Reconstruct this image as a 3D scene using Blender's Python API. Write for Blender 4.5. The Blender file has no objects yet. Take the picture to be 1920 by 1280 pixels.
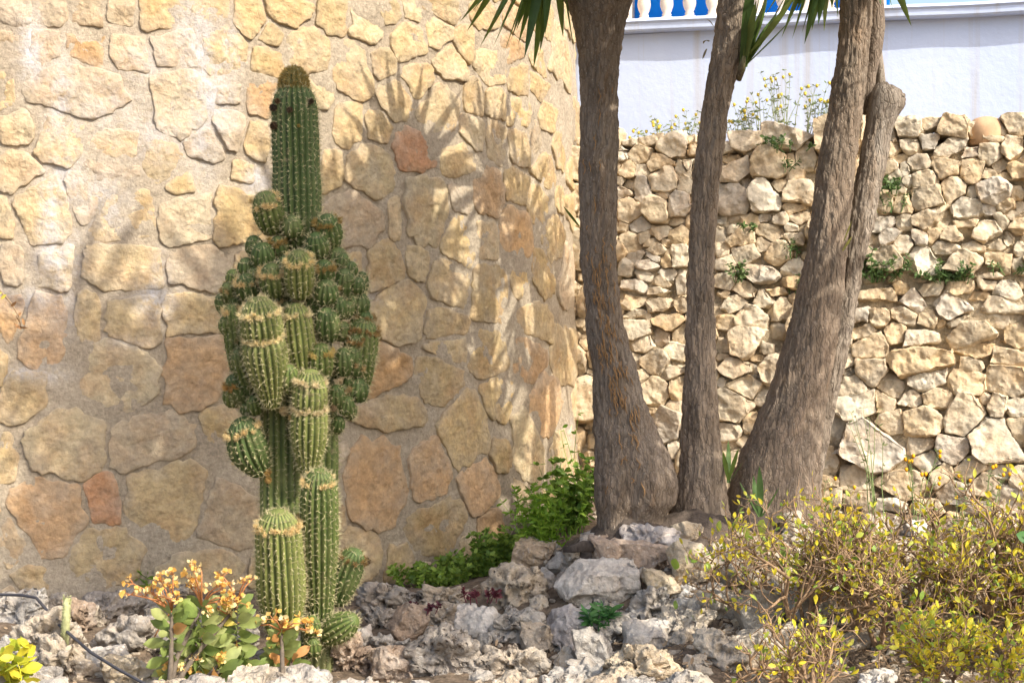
import bpy, bmesh, math, random, re
import numpy as np
from mathutils import Vector, Matrix

random.seed(7); rng = np.random.default_rng(7)
SC = bpy.context.scene
COL = SC.collection

# ------------------------------------------------------------------ camera, sky, sun, exposure
F, CX, CY, CAMZ = 3500.0, 960.0, 640.0, 1.5          # focal length in pixels of the 1920x1280 photograph
cam_d = bpy.data.cameras.new('camera'); cam = bpy.data.objects.new('camera', cam_d); COL.objects.link(cam)
cam_d.sensor_width = 36.0; cam_d.lens = 36.0 * F / 1920.0; cam_d.clip_start = 0.1; cam_d.clip_end = 500
cam.location = (0, 0, CAMZ); cam.rotation_euler = (math.radians(90), 0, 0)
SC.camera = cam

SUN = Vector((0.57, -0.54, 0.70)).normalized()        # direction towards the sun
world = bpy.data.worlds.new('World'); SC.world = world; world.use_nodes = True
wn = world.node_tree; bg = wn.nodes['Background']
sky = wn.nodes.new('ShaderNodeTexSky'); sky.sky_type = 'NISHITA'; sky.sun_disc = False
sky.sun_elevation = math.asin(SUN.z); sky.sun_rotation = math.atan2(SUN.x, SUN.y)
sky.air_density = 1.0; sky.dust_density = 4.0; sky.ozone_density = 0.6
wn.links.new(sky.outputs[0], bg.inputs[0]); bg.inputs[1].default_value = 0.15
sun_d = bpy.data.lights.new('sun', 'SUN'); sun = bpy.data.objects.new('sun', sun_d); COL.objects.link(sun)
sun_d.energy = 2.75; sun_d.angle = math.radians(0.53); sun_d.color = (1.0, 0.93, 0.81)
sun.rotation_euler = SUN.to_track_quat('Z', 'Y').to_euler(); sun.location = SUN * 30
SC.view_settings.view_transform = 'Standard'; SC.view_settings.look = 'None'
SC.view_settings.gamma = 1.0; SC.view_settings.use_curve_mapping = False
SC.view_settings.exposure = 1.02
SC.render.engine = 'CYCLES'
SC.cycles.use_denoising = True
SC.cycles.max_bounces = 8; SC.cycles.transparent_max_bounces = 8

# ------------------------------------------------------------------ helpers
def at(px, py, Y):
    "the point at distance Y seen at pixel (px, py) of the photograph"
    return Vector(((px - CX) / F * Y, Y, CAMZ - (py - CY) / F * Y))
def to_px(p):
    return (CX + p[0] / p[1] * F, CY - (p[2] - CAMZ) / p[1] * F)
def in_frame(p, m=0):
    if p[1] < .5: return False
    x, y = to_px(p)
    return -m < x < 1920 + m and -m < y < 1280 + m

def mesh(name, v, f, smooth=True):
    v = np.asarray(v, dtype=np.float32).reshape(-1, 3)
    me = bpy.data.meshes.new(name)
    if isinstance(f, np.ndarray):
        k = f.shape[1]; n = f.shape[0]
        me.vertices.add(len(v)); me.vertices.foreach_set('co', v.ravel())
        me.loops.add(n * k); me.loops.foreach_set('vertex_index', f.astype(np.int32).ravel())
        me.polygons.add(n); me.polygons.foreach_set('loop_start', np.arange(0, n * k, k, dtype=np.int32))
        me.update(calc_edges=True)
    else:
        me.from_pydata(v.tolist(), [], f); me.update()
    if smooth: me.polygons.foreach_set('use_smooth', np.ones(len(me.polygons), dtype=bool))
    return me
def obj(name, me, mat=None, parent=None, loc=None, kind=None, color=None):
    o = bpy.data.objects.new(name, me); COL.objects.link(o)
    if mat is not None and me is not None and not me.materials: me.materials.append(mat)
    if loc is not None: o.location = loc
    if parent is not None: o.parent = parent
    if kind: o['kind'] = kind
    if color is not None: o.color = (color[0], color[1], color[2], color[3] if len(color) > 3 else 1)
    return o
def tag(o, label, cat, group=None):
    o['label'] = label; o['category'] = cat
    if group: o['group'] = group
    return o
def thing(name, label, cat, loc=(0, 0, 0), group=None):
    o = bpy.data.objects.new(name, None); COL.objects.link(o); o.location = loc
    o.empty_display_size = .1
    return tag(o, label, cat, group)

class MB:
    "collects geometry for ONE mesh"
    def __init__(s): s.v = []; s.f = []; s.n = 0
    def add(s, v, f):
        v = np.asarray(v, dtype=float).reshape(-1, 3); s.v.append(v)
        s.f += [tuple(int(i) + s.n for i in q) for q in f]; s.n += len(v)
    def tube(s, pts, rad, n=6, cap=True):
        pts = [Vector(p) for p in pts]; m = len(pts); vs = []
        up = None
        for i, p in enumerate(pts):
            t = (pts[min(i + 1, m - 1)] - pts[max(i - 1, 0)])
            if t.length < 1e-9: t = Vector((0, 0, 1))
            t.normalize()
            if up is None: up = t.orthogonal().normalized()
            up = (up - t * up.dot(t)); up = up.normalized() if up.length > 1e-6 else t.orthogonal().normalized()
            w = t.cross(up); r = rad[i] if hasattr(rad, '__len__') else rad
            for k in range(n):
                a = 2 * math.pi * k / n; vs.append(p + (up * math.cos(a) + w * math.sin(a)) * r)
        fs = [(i * n + k, i * n + (k + 1) % n, (i + 1) * n + (k + 1) % n, (i + 1) * n + k) for i in range(m - 1) for k in range(n)]
        if cap: fs += [tuple(range(n - 1, -1, -1)), tuple((m - 1) * n + k for k in range(n))]
        s.add([tuple(v) for v in vs], fs)
    def box(s, x0, x1, y0, y1, z0, z1, M=None):
        v = [Vector(c) for c in ((x0,y0,z0),(x1,y0,z0),(x1,y1,z0),(x0,y1,z0),(x0,y0,z1),(x1,y0,z1),(x1,y1,z1),(x0,y1,z1))]
        if M is not None: v = [M @ c for c in v]
        s.add([tuple(c) for c in v], [(0,3,2,1),(4,5,6,7),(0,1,5,4),(1,2,6,5),(2,3,7,6),(3,0,4,7)])
    def build(s, name, mat, parent=None, loc=(0, 0, 0), kind=None, smooth=True, color=None):
        v = np.concatenate(s.v) - np.array(loc, dtype=float)
        return obj(name, mesh(name, v, s.f, smooth), mat, parent, None if parent is not None and loc is None else (Vector(loc) - (parent.location if parent is not None else Vector((0,0,0)))), kind, color)

# ------------------------------------------------------------------ vectorised noise
def _h(ix, iy, iz, s):
    n = (ix.astype(np.int64) * 374761393 + iy.astype(np.int64) * 668265263 + iz.astype(np.int64) * 2147483647 + s * 974634) & 0xffffffff
    n = ((n ^ (n >> 13)) * 1274126177) & 0xffffffff
    n = ((n ^ (n >> 16)) * 2246822519) & 0xffffffff
    return ((n ^ (n >> 15)) & 0xffff) / 65535.0
def vnoise(p, seed=0):
    "value noise, -1..1"
    p = np.asarray(p, dtype=float); i = np.floor(p); f = p - i; u = f * f * f * (f * (f * 6 - 15) + 10)
    r = 0
    for a in (0, 1):
        for b in (0, 1):
            for c in (0, 1):
                w = (u[:, 0] if a else 1 - u[:, 0]) * (u[:, 1] if b else 1 - u[:, 1]) * (u[:, 2] if c else 1 - u[:, 2])
                r = r + w * _h(i[:, 0] + a, i[:, 1] + b, i[:, 2] + c, seed)
    return r * 2 - 1
def fbm(p, oct=4, seed=0, gain=.5):
    p = np.asarray(p, dtype=float); r = 0; a = 1; t = 0
    for k in range(oct):
        r = r + a * vnoise(p * 2 ** k + k * 17.3, seed + k); t += a; a *= gain
    return r / t * 1.4
def worley(p, seed=0):
    p = np.asarray(p, dtype=float); i = np.floor(p); f = p - i; best = np.full(len(p), 9.0)
    for a in (-1, 0, 1):
        for b in (-1, 0, 1):
            for c in (-1, 0, 1):
                jx, jy, jz = i[:, 0] + a, i[:, 1] + b, i[:, 2] + c
                d = (a + _h(jx, jy, jz, seed) - f[:, 0]) ** 2 + (b + _h(jx, jy, jz, seed + 11) - f[:, 1]) ** 2 + (c + _h(jx, jy, jz, seed + 23) - f[:, 2]) ** 2
                best = np.minimum(best, d)
    return np.sqrt(best)
def sstep(a, b, x):
    t = np.clip((x - a) / (b - a), 0, 1); return t * t * (3 - 2 * t)
_ico = {}
def ico(n):
    if n not in _ico:
        bm = bmesh.new(); bmesh.ops.create_icosphere(bm, subdivisions=n, radius=1)
        bm.verts.ensure_lookup_table()
        _ico[n] = (np.array([v.co[:] for v in bm.verts]), np.array([[v.index for v in f.verts] for f in bm.faces], dtype=np.int32)); bm.free()
    return _ico[n]

# ------------------------------------------------------------------ materials
class NT:
    def __init__(s, name):
        s.m = bpy.data.materials.new(name); s.m.use_nodes = True; s.t = s.m.node_tree
        s.b = s.t.nodes['Principled BSDF']; s.b.inputs['Roughness'].default_value = .85
        s.b.inputs['Specular IOR Level'].default_value = .25
    def n(s, ty, **kw):
        nd = s.t.nodes.new(ty)
        for k, v in kw.items():
            if k.startswith('i_'):
                nd.inputs[k[2:].replace('_', ' ')].default_value = v
            else: setattr(nd, k, v)
        return nd
    def l(s, a, b): s.t.links.new(a, b)
    def put(s, sock, v):
        if isinstance(v, bpy.types.NodeSocket): s.l(v, sock)
        else: sock.default_value = v
    def pos(s): return s.n('ShaderNodeNewGeometry').outputs['Position']
    def opos(s): return s.n('ShaderNodeTexCoord').outputs['Object']
    def rnd(s): return s.n('ShaderNodeObjectInfo').outputs['Random']
    def ocol(s): return s.n('ShaderNodeObjectInfo').outputs['Color']
    def vadd(s, a, b):
        x = s.n('ShaderNodeVectorMath', operation='ADD'); s.put(x.inputs[0], a); s.put(x.inputs[1], b); return x.outputs[0]
    def vmul(s, a, b):
        x = s.n('ShaderNodeVectorMath', operation='MULTIPLY'); s.put(x.inputs[0], a); s.put(x.inputs[1], b); return x.outputs[0]
    def math(s, op, a, b=0.0, clamp=False):
        x = s.n('ShaderNodeMath', operation=op); x.use_clamp = clamp; s.put(x.inputs[0], a); s.put(x.inputs[1], b); return x.outputs[0]
    def noise(s, vec, scale, detail=4, rough=.55, dist=0.0):
        x = s.n('ShaderNodeTexNoise'); s.put(x.inputs['Vector'], vec); x.inputs['Scale'].default_value = scale
        x.inputs['Detail'].default_value = detail; x.inputs['Roughness'].default_value = rough; x.inputs['Distortion'].default_value = dist
        return x.outputs['Fac']
    def voro(s, vec, scale, feature='F1'):
        x = s.n('ShaderNodeTexVoronoi', feature=feature); s.put(x.inputs['Vector'], vec); x.inputs['Scale'].default_value = scale
        return x.outputs['Distance']
    def rng(s, v, a, b, c=0.0, d=1.0):
        x = s.n('ShaderNodeMapRange'); x.clamp = True; s.put(x.inputs[0], v)
        for i, k in enumerate((a, b, c, d)): x.inputs[i + 1].default_value = k
        return x.outputs[0]
    def mix(s, fac, a, b, mode='MIX'):
        x = s.n('ShaderNodeMix', data_type='RGBA', blend_type=mode)
        for k, v in ((0, fac), (6, a), (7, b)):
            if not isinstance(v, bpy.types.NodeSocket) and k and len(v) == 3: v = (*v, 1)
            s.put(x.inputs[k], v)
        return x.outputs[2]
    def bump(s, h, strength=.5, dist=.01, nrm=None):
        x = s.n('ShaderNodeBump'); x.inputs['Strength'].default_value = strength; x.inputs['Distance'].default_value = dist
        s.l(h, x.inputs['Height'])
        if nrm is not None: s.l(nrm, x.inputs['Normal'])
        return x.outputs[0]
    def attr(s, name): return s.n('ShaderNodeAttribute', attribute_name=name).outputs['Fac']
    def col(s, c): s.put(s.b.inputs['Base Color'], c if isinstance(c, bpy.types.NodeSocket) else (*c, 1))
    def nrm(s, x): s.l(x, s.b.inputs['Normal'])

def stone_mat(name, stain=(.42, .24, .11), stain_amt=.4, grey=(.40, .36, .30), grey_amt=.4, fine=45, bmp=.8, bdist=.012, wash=False, speck=None, per=True, pits=0):
    m = NT(name); p = m.pos(); r = m.rnd()
    q = m.vadd(p, m.vmul(m.n('ShaderNodeCombineXYZ').outputs[0], (1, 1, 1)))
    if per:
        cx = m.n('ShaderNodeCombineXYZ'); m.l(m.math('MULTIPLY', r, 31.0), cx.inputs[0]); m.l(m.math('MULTIPLY', r, 17.0), cx.inputs[1]); q = m.vadd(p, cx.outputs[0])
    base = m.ocol()
    c = m.mix(m.math('MULTIPLY', m.rng(m.noise(q, 7, 5, .6), .42, .68), stain_amt), base, stain)
    c = m.mix(m.math('MULTIPLY', m.rng(m.noise(m.vadd(q, (7, 3, 1)), 5.5, 6, .65), .45, .65), grey_amt), c, grey)
    v = m.noise(q, 26, 6, .7)
    c = m.mix(1.0, c, m.mix(m.rng(v, .3, .7), (.68, .68, .68), (1.28, 1.26, 1.22)), 'MULTIPLY')
    if speck: 
        c = m.mix(m.rng(m.noise(q, 60, 3, .6), .60, .72, 0, speck[1]), c, speck[0])
    if wash:
        ed = m.math('MULTIPLY', m.attr('edge'), m.rng(m.noise(p, 16, 5, .7), .36, .56))
        c = m.mix(ed, c, m.mix(m.rng(m.noise(p, 60, 4, .7), .3, .7), (.34, .28, .20), (.48, .40, .30)))
        w = m.math('MULTIPLY', m.attr('wash'), m.rng(m.noise(p, 22, 6, .7), .33, .6))
        c = m.mix(w, c, (.47, .46, .47))
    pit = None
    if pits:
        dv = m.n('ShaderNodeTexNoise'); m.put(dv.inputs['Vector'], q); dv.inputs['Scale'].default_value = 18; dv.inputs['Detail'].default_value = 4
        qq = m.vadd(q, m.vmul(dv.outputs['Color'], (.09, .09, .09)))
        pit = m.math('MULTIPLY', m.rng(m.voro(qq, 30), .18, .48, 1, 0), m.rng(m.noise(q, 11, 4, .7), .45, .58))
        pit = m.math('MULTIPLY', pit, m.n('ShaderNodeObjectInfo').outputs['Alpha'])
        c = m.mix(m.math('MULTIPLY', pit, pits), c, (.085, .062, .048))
    m.col(c)
    h = m.math('ADD', m.noise(q, 20, 6, .62, .4), m.math('MULTIPLY', m.noise(q, fine * 2, 4, .7), .35))
    h = m.math('ADD', h, m.math('MULTIPLY', m.rng(m.voro(q, fine), .0, .55), .25))
    if pit is not None: h = m.math('SUBTRACT', h, pit)
    m.nrm(m.bump(h, bmp, bdist))
    m.b.inputs['Roughness'].default_value = .92; m.b.inputs['Specular IOR Level'].default_value = .15
    return m.m

M_TOWER = stone_mat('limestone_block', wash=True, stain_amt=.42, grey_amt=.40, fine=38, bmp=.85, bdist=.014)
M_DRY = stone_mat('dry_wall_limestone', stain=(.50, .30, .12), stain_amt=.45, grey=(.46, .42, .35), grey_amt=.45, fine=40, bmp=.7, bdist=.012)
M_KARST = stone_mat('weathered_karst', stain=(.32, .23, .155), stain_amt=.42, grey=(.33, .315, .295), grey_amt=.5, fine=40, bmp=1.0, bdist=.02, speck=((.66, .63, .58), .6), pits=.75)

def mortar_mat():
    m = NT('sandy_mortar'); p = m.pos()
    c = m.mix(m.rng(m.noise(p, 4, 5, .6), .35, .65), (.345, .285, .21), (.425, .36, .27))
    c = m.mix(1.0, c, m.mix(m.rng(m.noise(p, 60, 4, .7), .3, .7), (.7, .7, .7), (1.25, 1.25, 1.25)), 'MULTIPLY')
    w = m.math('MULTIPLY', m.attr('wash'), m.rng(m.noise(p, 20, 6, .7), .33, .58))
    c = m.mix(w, c, (.52, .515, .54)); m.col(c)
    h = m.math('ADD', m.noise(p, 28, 6, .7), m.math('MULTIPLY', m.noise(p, 90, 4, .7), .25))
    m.nrm(m.bump(h, .9, .014)); m.b.inputs['Roughness'].default_value = .95; return m.m
M_MORTAR = mortar_mat()

def plain(name, col, rough=.8, var=.2, scale=20, bmp=.0, bdist=.003, spec=.25, trans=0.0, useobj=False, stretch=None):
    m = NT(name); p = m.pos()
    if stretch: p = m.vmul(p, stretch)
    base = m.ocol() if useobj else (*col, 1)
    x = m.n('ShaderNodeMix', data_type='RGBA', blend_type='MULTIPLY'); x.inputs[0].default_value = 1
    m.put(x.inputs[6], base); m.l(m.mix(m.rng(m.noise(p, scale, 4, .6), .3, .7), (1 - var,) * 3, (1 + var,) * 3), x.inputs[7])
    m.col(x.outputs[2]); m.b.inputs['Roughness'].default_value = rough; m.b.inputs['Specular IOR Level'].default_value = spec
    if bmp: m.nrm(m.bump(m.noise(p, scale * 1.7, 5, .65), bmp, bdist))
    if trans:
        t = m.n('ShaderNodeBsdfTranslucent'); m.l(x.outputs[2], t.inputs[0])
        ms = m.n('ShaderNodeMixShader'); ms.inputs[0].default_value = trans
        out = m.t.nodes['Material Output']; m.l(m.b.outputs[0], ms.inputs[1]); m.l(t.outputs[0], ms.inputs[2]); m.l(ms.outputs[0], out.inputs[0])
    return m.m
M_LEAF = plain('leaf_blade', (.1, .2, .04), rough=.5, var=.25, scale=18, spec=.35, trans=.35, useobj=True)
M_TWIG = plain('woody_twig', (.22, .16, .11), rough=.9, var=.35, scale=45, useobj=True)
M_SOIL = plain('garden_soil', (.18, .135, .095), rough=.97, var=.5, scale=30, bmp=1.0, bdist=.02)
# ------------------------------------------------------------------ terrain
_tc = [(0,1112,7.95),(300,1105,8.0),(560,1098,8.15),(760,1092,8.5),(900,1040,8.9),(1000,970,9.3),(1090,930,10),
 (1190,985,7.8),(1310,985,7.85),(1450,980,8.0),(1560,960,9.5),(1900,975,9.2),(2300,975,9.2),(2300,1200,7),(1700,1010,8.3),
 (50,1165,7.4),(250,1180,7.3),(580,1260,7.0),(700,1195,7.3),(850,1190,7.35),(1000,1120,7.5),(1100,1090,7.5),(1160,1240,6.9),(1000,1270,6.85),
 (1300,1060,7.45),(1300,1200,6.9),(1500,1100,7.3),(1500,1290,6.5),(1800,1120,7.2),(1800,1290,6.4),(100,1285,6.75),(350,1270,6.85),(720,1290,6.75),(-300,1200,7.2),(-500,1110,7.9)]
_tp = np.array([at(*c)[:] for c in _tc])
_tp = np.concatenate([_tp, np.array([[x, y, z] for x in np.arange(-6, 7, 1.5) for (y, z) in ((5.2, .0), (4.2, -.05), (11.5, .6), (14, .6))])])
def terr(x, y):
    x = np.atleast_1d(np.asarray(x, float)); y = np.atleast_1d(np.asarray(y, float))
    d2 = (x[:, None] - _tp[None, :, 0]) ** 2 + (y[:, None] - _tp[None, :, 1]) ** 2 + .015
    w = d2 ** -2.0
    return (w * _tp[None, :, 2]).sum(1) / w.sum(1)
def tz(x, y): return float(terr(x, y)[0])
_Yr = np.arange(5.2, 11, .01)
def ground_hit(px, py):
    x = (px - CX) / F * _Yr; z = CAMZ - (py - CY) / F * _Yr
    d = z - terr(x, _Yr); i = np.argmax(d <= 0)
    if d[i] > 0: i = len(_Yr) - 1
    return Vector((x[i], _Yr[i], float(terr(x[i], _Yr[i])[0])))

gx = np.concatenate([[-60, -40, -25, -15, -10, -7], np.arange(-5, 6.01, .06), [7, 10, 15, 25, 40, 60]])
gy = np.concatenate([[-40, -20, -8, -2, 1, 3], np.arange(4, 11.5, .06), [13, 16, 25, 40, 60]])
GX, GY = np.meshgrid(gx, gy); P = np.stack([GX.ravel(), GY.ravel()], 1)
Z = np.concatenate([terr(c[:, 0], c[:, 1]) for c in np.array_split(P, 40)])
v = np.column_stack([P, Z]); v[:, 2] += fbm(v * 6, 4, 5) * .02
nx, ny = len(gx), len(gy); idx = np.arange(nx * ny).reshape(ny, nx)
fc = np.stack([idx[:-1, :-1], idx[:-1, 1:], idx[1:, 1:], idx[1:, :-1]], -1).reshape(-1, 4)
obj('ground', mesh('ground', v, fc), M_SOIL, kind='structure')

# ------------------------------------------------------------------ round rubble wall (tower)
TC = (-2.587, 10.69); TR = 3.0
def trad(z): return TR + .035 * (CAMZ - z)
def tower_hit(px, py):
    dx, dz = (px - CX) / F, -(py - CY) / F; Y = 8.0
    R = TR
    for _ in range(8):
        a = dx * dx + 1; b = -2 * (dx * TC[0] + TC[1]); c = TC[0] ** 2 + TC[1] ** 2 - R * R
        D = b * b - 4 * a * c
        Y = (-b - math.sqrt(max(D, 0))) / (2 * a)
        R = trad(CAMZ + dz * Y)
    return math.atan2(dx * Y - TC[0], -(Y - TC[1])), CAMZ + dz * Y, Vector((dx * Y, Y, CAMZ + dz * Y))
def tower_pt(u, z, h=0.0):
    th = u / TR; R = TR + .035 * (CAMZ - z) + h
    return np.stack([TC[0] + R * np.sin(th), TC[1] - R * np.cos(th), z + 0 * R], -1)

Y_, O_, G_, P_, R_, W_ = (.47, .36, .20), (.485, .325, .18), (.43, .35, .245), (.49, .40, .26), (.44, .24, .135), (.455, .37, .23)
_c = {'y': Y_, 'o': O_, 'g': G_, 'p': P_, 'r': R_, 'w': W_}
TS = """35 22 55 50 g;92 22 60 55 g;161 28 45 52 g;228 20 45 45 p;307 25 80 65 y;392 22 68 52 y;465 33 52 70 y;541 20 85 50 y;626 33 62 66 y
15 85 40 45 g;158 82 70 60 o;85 88 60 60 g;322 90 80 60 g;420 92 75 80 y;507 68 42 42 y;498 115 62 62 y;580 97 78 82 y;680 48 66 62 p;243 100 72 50 g
135 173 180 82 g;12 172 35 55 y;335 200 74 105 p;488 178 58 78 o;600 170 45 65 p;38 238 58 50 p;113 262 76 95 y;208 270 75 40 g;305 300 60 72 y;385 272 65 45 g;430 245 50 60 g;480 262 48 72 y
40 328 65 65 p;200 325 95 38 g;340 345 40 36 y;78 390 84 140 y;165 365 70 80 g;12 412 28 65 y;232 405 112 82 y;352 412 105 72 p;440 415 90 90 y;20 490 42 80 g
237 500 150 90 y;372 502 130 82 g;103 500 65 80 p;165 595 48 88 y;80 620 95 130 o;252 600 100 85 y;358 590 105 85 y;20 600 42 85 o;42 745 88 92 y;211 705 155 118 w;368 695 112 140 o
116 834 150 116 w;288 830 155 102 g;315 935 150 165 y;418 810 75 110 y;15 860 40 90 y;84 972 138 152 o;196 940 60 95 r;430 965 116 135 g;200 1040 130 105 y;68 1080 88 48 y;385 1070 190 75 w;22 1010 45 105 g
770 18 36 40 p;828 18 64 42 y;765 78 66 64 y;822 62 50 54 y;868 82 38 62 y;732 25 40 42 y;660 130 66 104 y;717 120 46 50 y;847 118 66 56 y;920 128 54 60 y;971 152 38 66 y;785 150 60 62 y;823 205 78 84 p;742 192 64 72 y;654 235 52 82 y;710 240 52 60 y;775 285 85 72 r
890 180 34 70 y;929 195 40 58 y;972 212 42 64 y;1008 162 38 46 y;1056 115 56 95 p;1010 118 32 50 y;1025 218 46 50 y;885 250 46 64 p;929 266 38 78 p;975 278 42 74 y;1004 260 30 60 g;1046 280 32 66 y;1021 318 48 58 y;910 30 50 50 y;965 40 44 54 o;1020 40 44 60 y;960 95 40 50 o;1068 35 34 60 y
698 322 104 104 w;798 396 88 118 w;660 412 122 106 g;740 405 30 80 p;914 362 64 98 o;970 348 50 60 y;1013 385 48 70 y;862 452 62 92 y;864 375 42 48 g;965 440 62 82 o;1035 450 56 74 y;914 445 42 76 p;865 300 72 58 y;718 502 78 96 y;781 495 42 62 y;845 534 82 84 y;915 554 72 104 y;976 526 36 58 y;1018 515 48 90 y;747 582 108 120 y;835 612 84 72 y;1000 600 94 60 y;1064 520 34 110 g;1078 400 24 70 y;1075 330 26 60 y;1080 230 24 70 y;662 505 46 70 y
710 695 105 100 o;838 650 80 50 y;917 660 78 88 y;993 675 62 80 o;1062 665 56 100 y;827 713 92 80 y;930 748 64 76 y;1017 762 72 108 o;732 776 150 66 y;875 808 105 148 y;986 840 70 148 w;706 907 112 168 o;807 880 82 115 o;900 910 92 104 o;938 855 50 58 y;970 930 62 74 p;828 988 134 98 y;675 1040 72 95 y;755 1060 50 80 y;876 1033 64 50 w;918 985 50 58 o;1085 775 36 100 y;1058 850 56 80 p;1050 930 60 70 y
470 880 70 80 y;560 650 90 90 y;560 560 80 80 y;480 600 60 90 y;460 730 60 90 y;560 850 90 90 y;600 960 80 90 y;490 1070 70 60 y;590 1060 80 70 p;560 300 80 80 y;620 320 50 80 y;550 400 80 80 g;460 500 50 80 y;600 480 70 80 y;640 600 70 90 y;640 720 50 80 y;545 200 60 80 y;540 480 60 60 y;550 750 90 90 y"""
class Stone2: pass
def clip_poly(poly, n, h):
    out = []
    m = len(poly)
    for i in range(m):
        a, b = poly[i], poly[(i + 1) % m]; da, db = a @ n - h, b @ n - h
        if da <= 0: out.append(a)
        if da * db < 0: out.append(a + (b - a) * (da / (da - db)))
    return out
def sup(s, d):
    c, k = math.cos(s.rot), math.sin(s.rot)
    a = abs(d[0] * c + d[1] * k) * s.w / 2; b = abs(-d[0] * k + d[1] * c) * s.h / 2
    return math.hypot(a, b)
def cell(s, others, gap, lim=1.14):
    "outline of one stone: its own chamfered box cut by the joints towards its neighbours"
    r = np.random.default_rng(int(abs(s.c[0] * 9173 + s.c[1] * 7919) * 1000) % 2 ** 31)
    c, k = math.cos(s.rot), math.sin(s.rot); ax = np.array([c, k]); ay = np.array([-k, c])
    W, H = s.w / 2, s.h / 2; j = lambda: r.uniform(.82, 1.12)
    poly = [ax * W * 1.25 * a + ay * H * 1.25 * b for a, b in ((-1, -1), (1, -1), (1, 1), (-1, 1))]
    for a in (0, 1, 2, 3):
        n = (ax, ay, -ax, -ay)[a]; t = r.uniform(-.22, .22); n = np.array([n[0] * math.cos(t) - n[1] * math.sin(t), n[0] * math.sin(t) + n[1] * math.cos(t)])
        poly = clip_poly(poly, n, (W, H)[a % 2] * r.uniform(.93, 1.1))
    for a in range(4):
        t = math.pi / 4 + a * math.pi / 2 + r.uniform(-.35, .35); q = ax * math.cos(t) * H + ay * math.sin(t) * W
        q = q / np.linalg.norm(q); hh = math.hypot(W * (q @ ax), H * (q @ ay)); poly = clip_poly(poly, q, hh * r.uniform(1.08, 1.5))
    for o in others:
        if o is s: continue
        d = o.c - s.c; D = np.linalg.norm(d)
        if D > (s.w + s.h + o.w + o.h) * .6 or D < 1e-6: continue
        d = d / D; a, b = sup(s, d), sup(o, d)
        h = D * a / (a + b) - gap / 2
        poly = clip_poly(poly, d, min(max(h, a * .35), a * 1.5))
        if len(poly) < 3: return None
    return np.array(poly)
def resample(poly, n):
    p = np.vstack([poly, poly[:1]]); L = np.r_[0, np.cumsum(np.linalg.norm(np.diff(p, axis=0), axis=1))]
    t = np.linspace(0, L[-1], n, endpoint=False)
    return np.stack([np.interp(t, L, p[:, 0]), np.interp(t, L, p[:, 1])], 1)

tst = []
for ln in TS.replace('\n', ';').split(';'):
    a = ln.split(); px, py, w, h = map(float, a[:4])
    th, z, p = tower_hit(px, py); th2, _, _ = tower_hit(min(px + 3, 1090), py); _, z2, _ = tower_hit(px, py + 3)
    th1, _, _ = tower_hit(px - 3, py)
    s = Stone2(); s.c = np.array([th * TR, z]); s.w = 1.10 * w * (th2 - th1) / (min(px + 3, 1090) - px + 3) * TR; s.h = 1.10 * h * (z - z2) / 3
    k = 1.0 + .22 * (px < 470 and py < 480); s.w *= k; s.h *= k; s.rot = random.uniform(-.12, .12); s.col = _c[a[4]]; s.px = (px, py); s.vis = True; tst.append(s)
# the wall goes on above and beside the picture: random stones there, smaller ones in the gaps
u0, u1 = tower_hit(-420, 640)[0] * TR, math.radians(112) * TR
def fits(c, rad, k):
    for s in tst:
        d = s.c - c; D = np.linalg.norm(d)
        if D < sup(s, d / max(D, 1e-6)) + rad * k: return False
    return True
r2 = np.random.default_rng(3)
for rad, cnt, lim in ((.155, 5000, 1), (.12, 4000, 1), (.085, 4000, 1), (.055, 3000, 1)):
    for _ in range(cnt):
        c = np.array([r2.uniform(u0, u1), r2.uniform(.1, 4.4)]); w = rad * r2.uniform(.85, 1.2)
        if fits(c, w, 1.0):
            s = Stone2(); s.c = c; s.w = 2 * w * r2.uniform(.95, 1.3); s.h = 2 * w * r2.uniform(.8, 1.05); s.rot = r2.uniform(-.3, .3)
            s.col = [Y_, P_, G_, O_][r2.choice(4, p=[.55, .2, .17, .08])]; q = tower_pt(c[0], c[1]); s.px = to_px(q)
            s.vis = c[0] / TR < 1.15 and in_frame(q, 10); tst.append(s)

# lime wash streaks: vertical runs traced on the wall
_runs = [(60,95,22,60,1.),(115,190,26,90,.8),(95,420,22,110,1.),(120,330,40,60,.7),(375,120,28,110,.9),(400,190,40,70,.9),(380,250,30,80,.7),(265,120,50,40,.5),(290,560,40,40,.8),(430,90,22,50,.7),
 (480,340,24,30,.9),(110,480,40,60,.8),(60,560,60,25,.6),(350,60,26,60,.6),(200,200,70,60,.45),(300,250,80,60,.45),(190,380,50,60,.5),(85,700,40,16,.6),(45,700,60,14,.6),(1068,820,26,34,.5),(300,500,20,30,.5),(240,640,60,14,.3),(690,560,40,20,.25),(120,560,30,60,.5)]
_ru = []
for (px, py, a, b, s_) in _runs:
    th, z, p = tower_hit(px, py); sc = p.y / F; _ru.append((th * TR, z, a * sc, b * sc, s_))
def wash_at(u, z):
    w = np.zeros(len(u))
    for (a, b, ra, rb, s_) in _ru: w = np.maximum(w, s_ * np.exp(-(((u - a) / ra) ** 2 + ((z - b) / rb) ** 2) * .9))
    return w
def set_wash(me, w):
    at_ = me.attributes.new('wash', 'FLOAT', 'POINT'); at_.data.foreach_set('value', np.asarray(w, dtype=np.float32))
def smear_at(u, z):
    "where the mortar was smeared thickly over the stones (upper part of the wall, towards the edge of the picture)"
    c = tower_hit(230, 230); return np.exp(-(((u - c[0] * TR) / .55) ** 2 + ((z - c[1]) / .55) ** 2))

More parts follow.
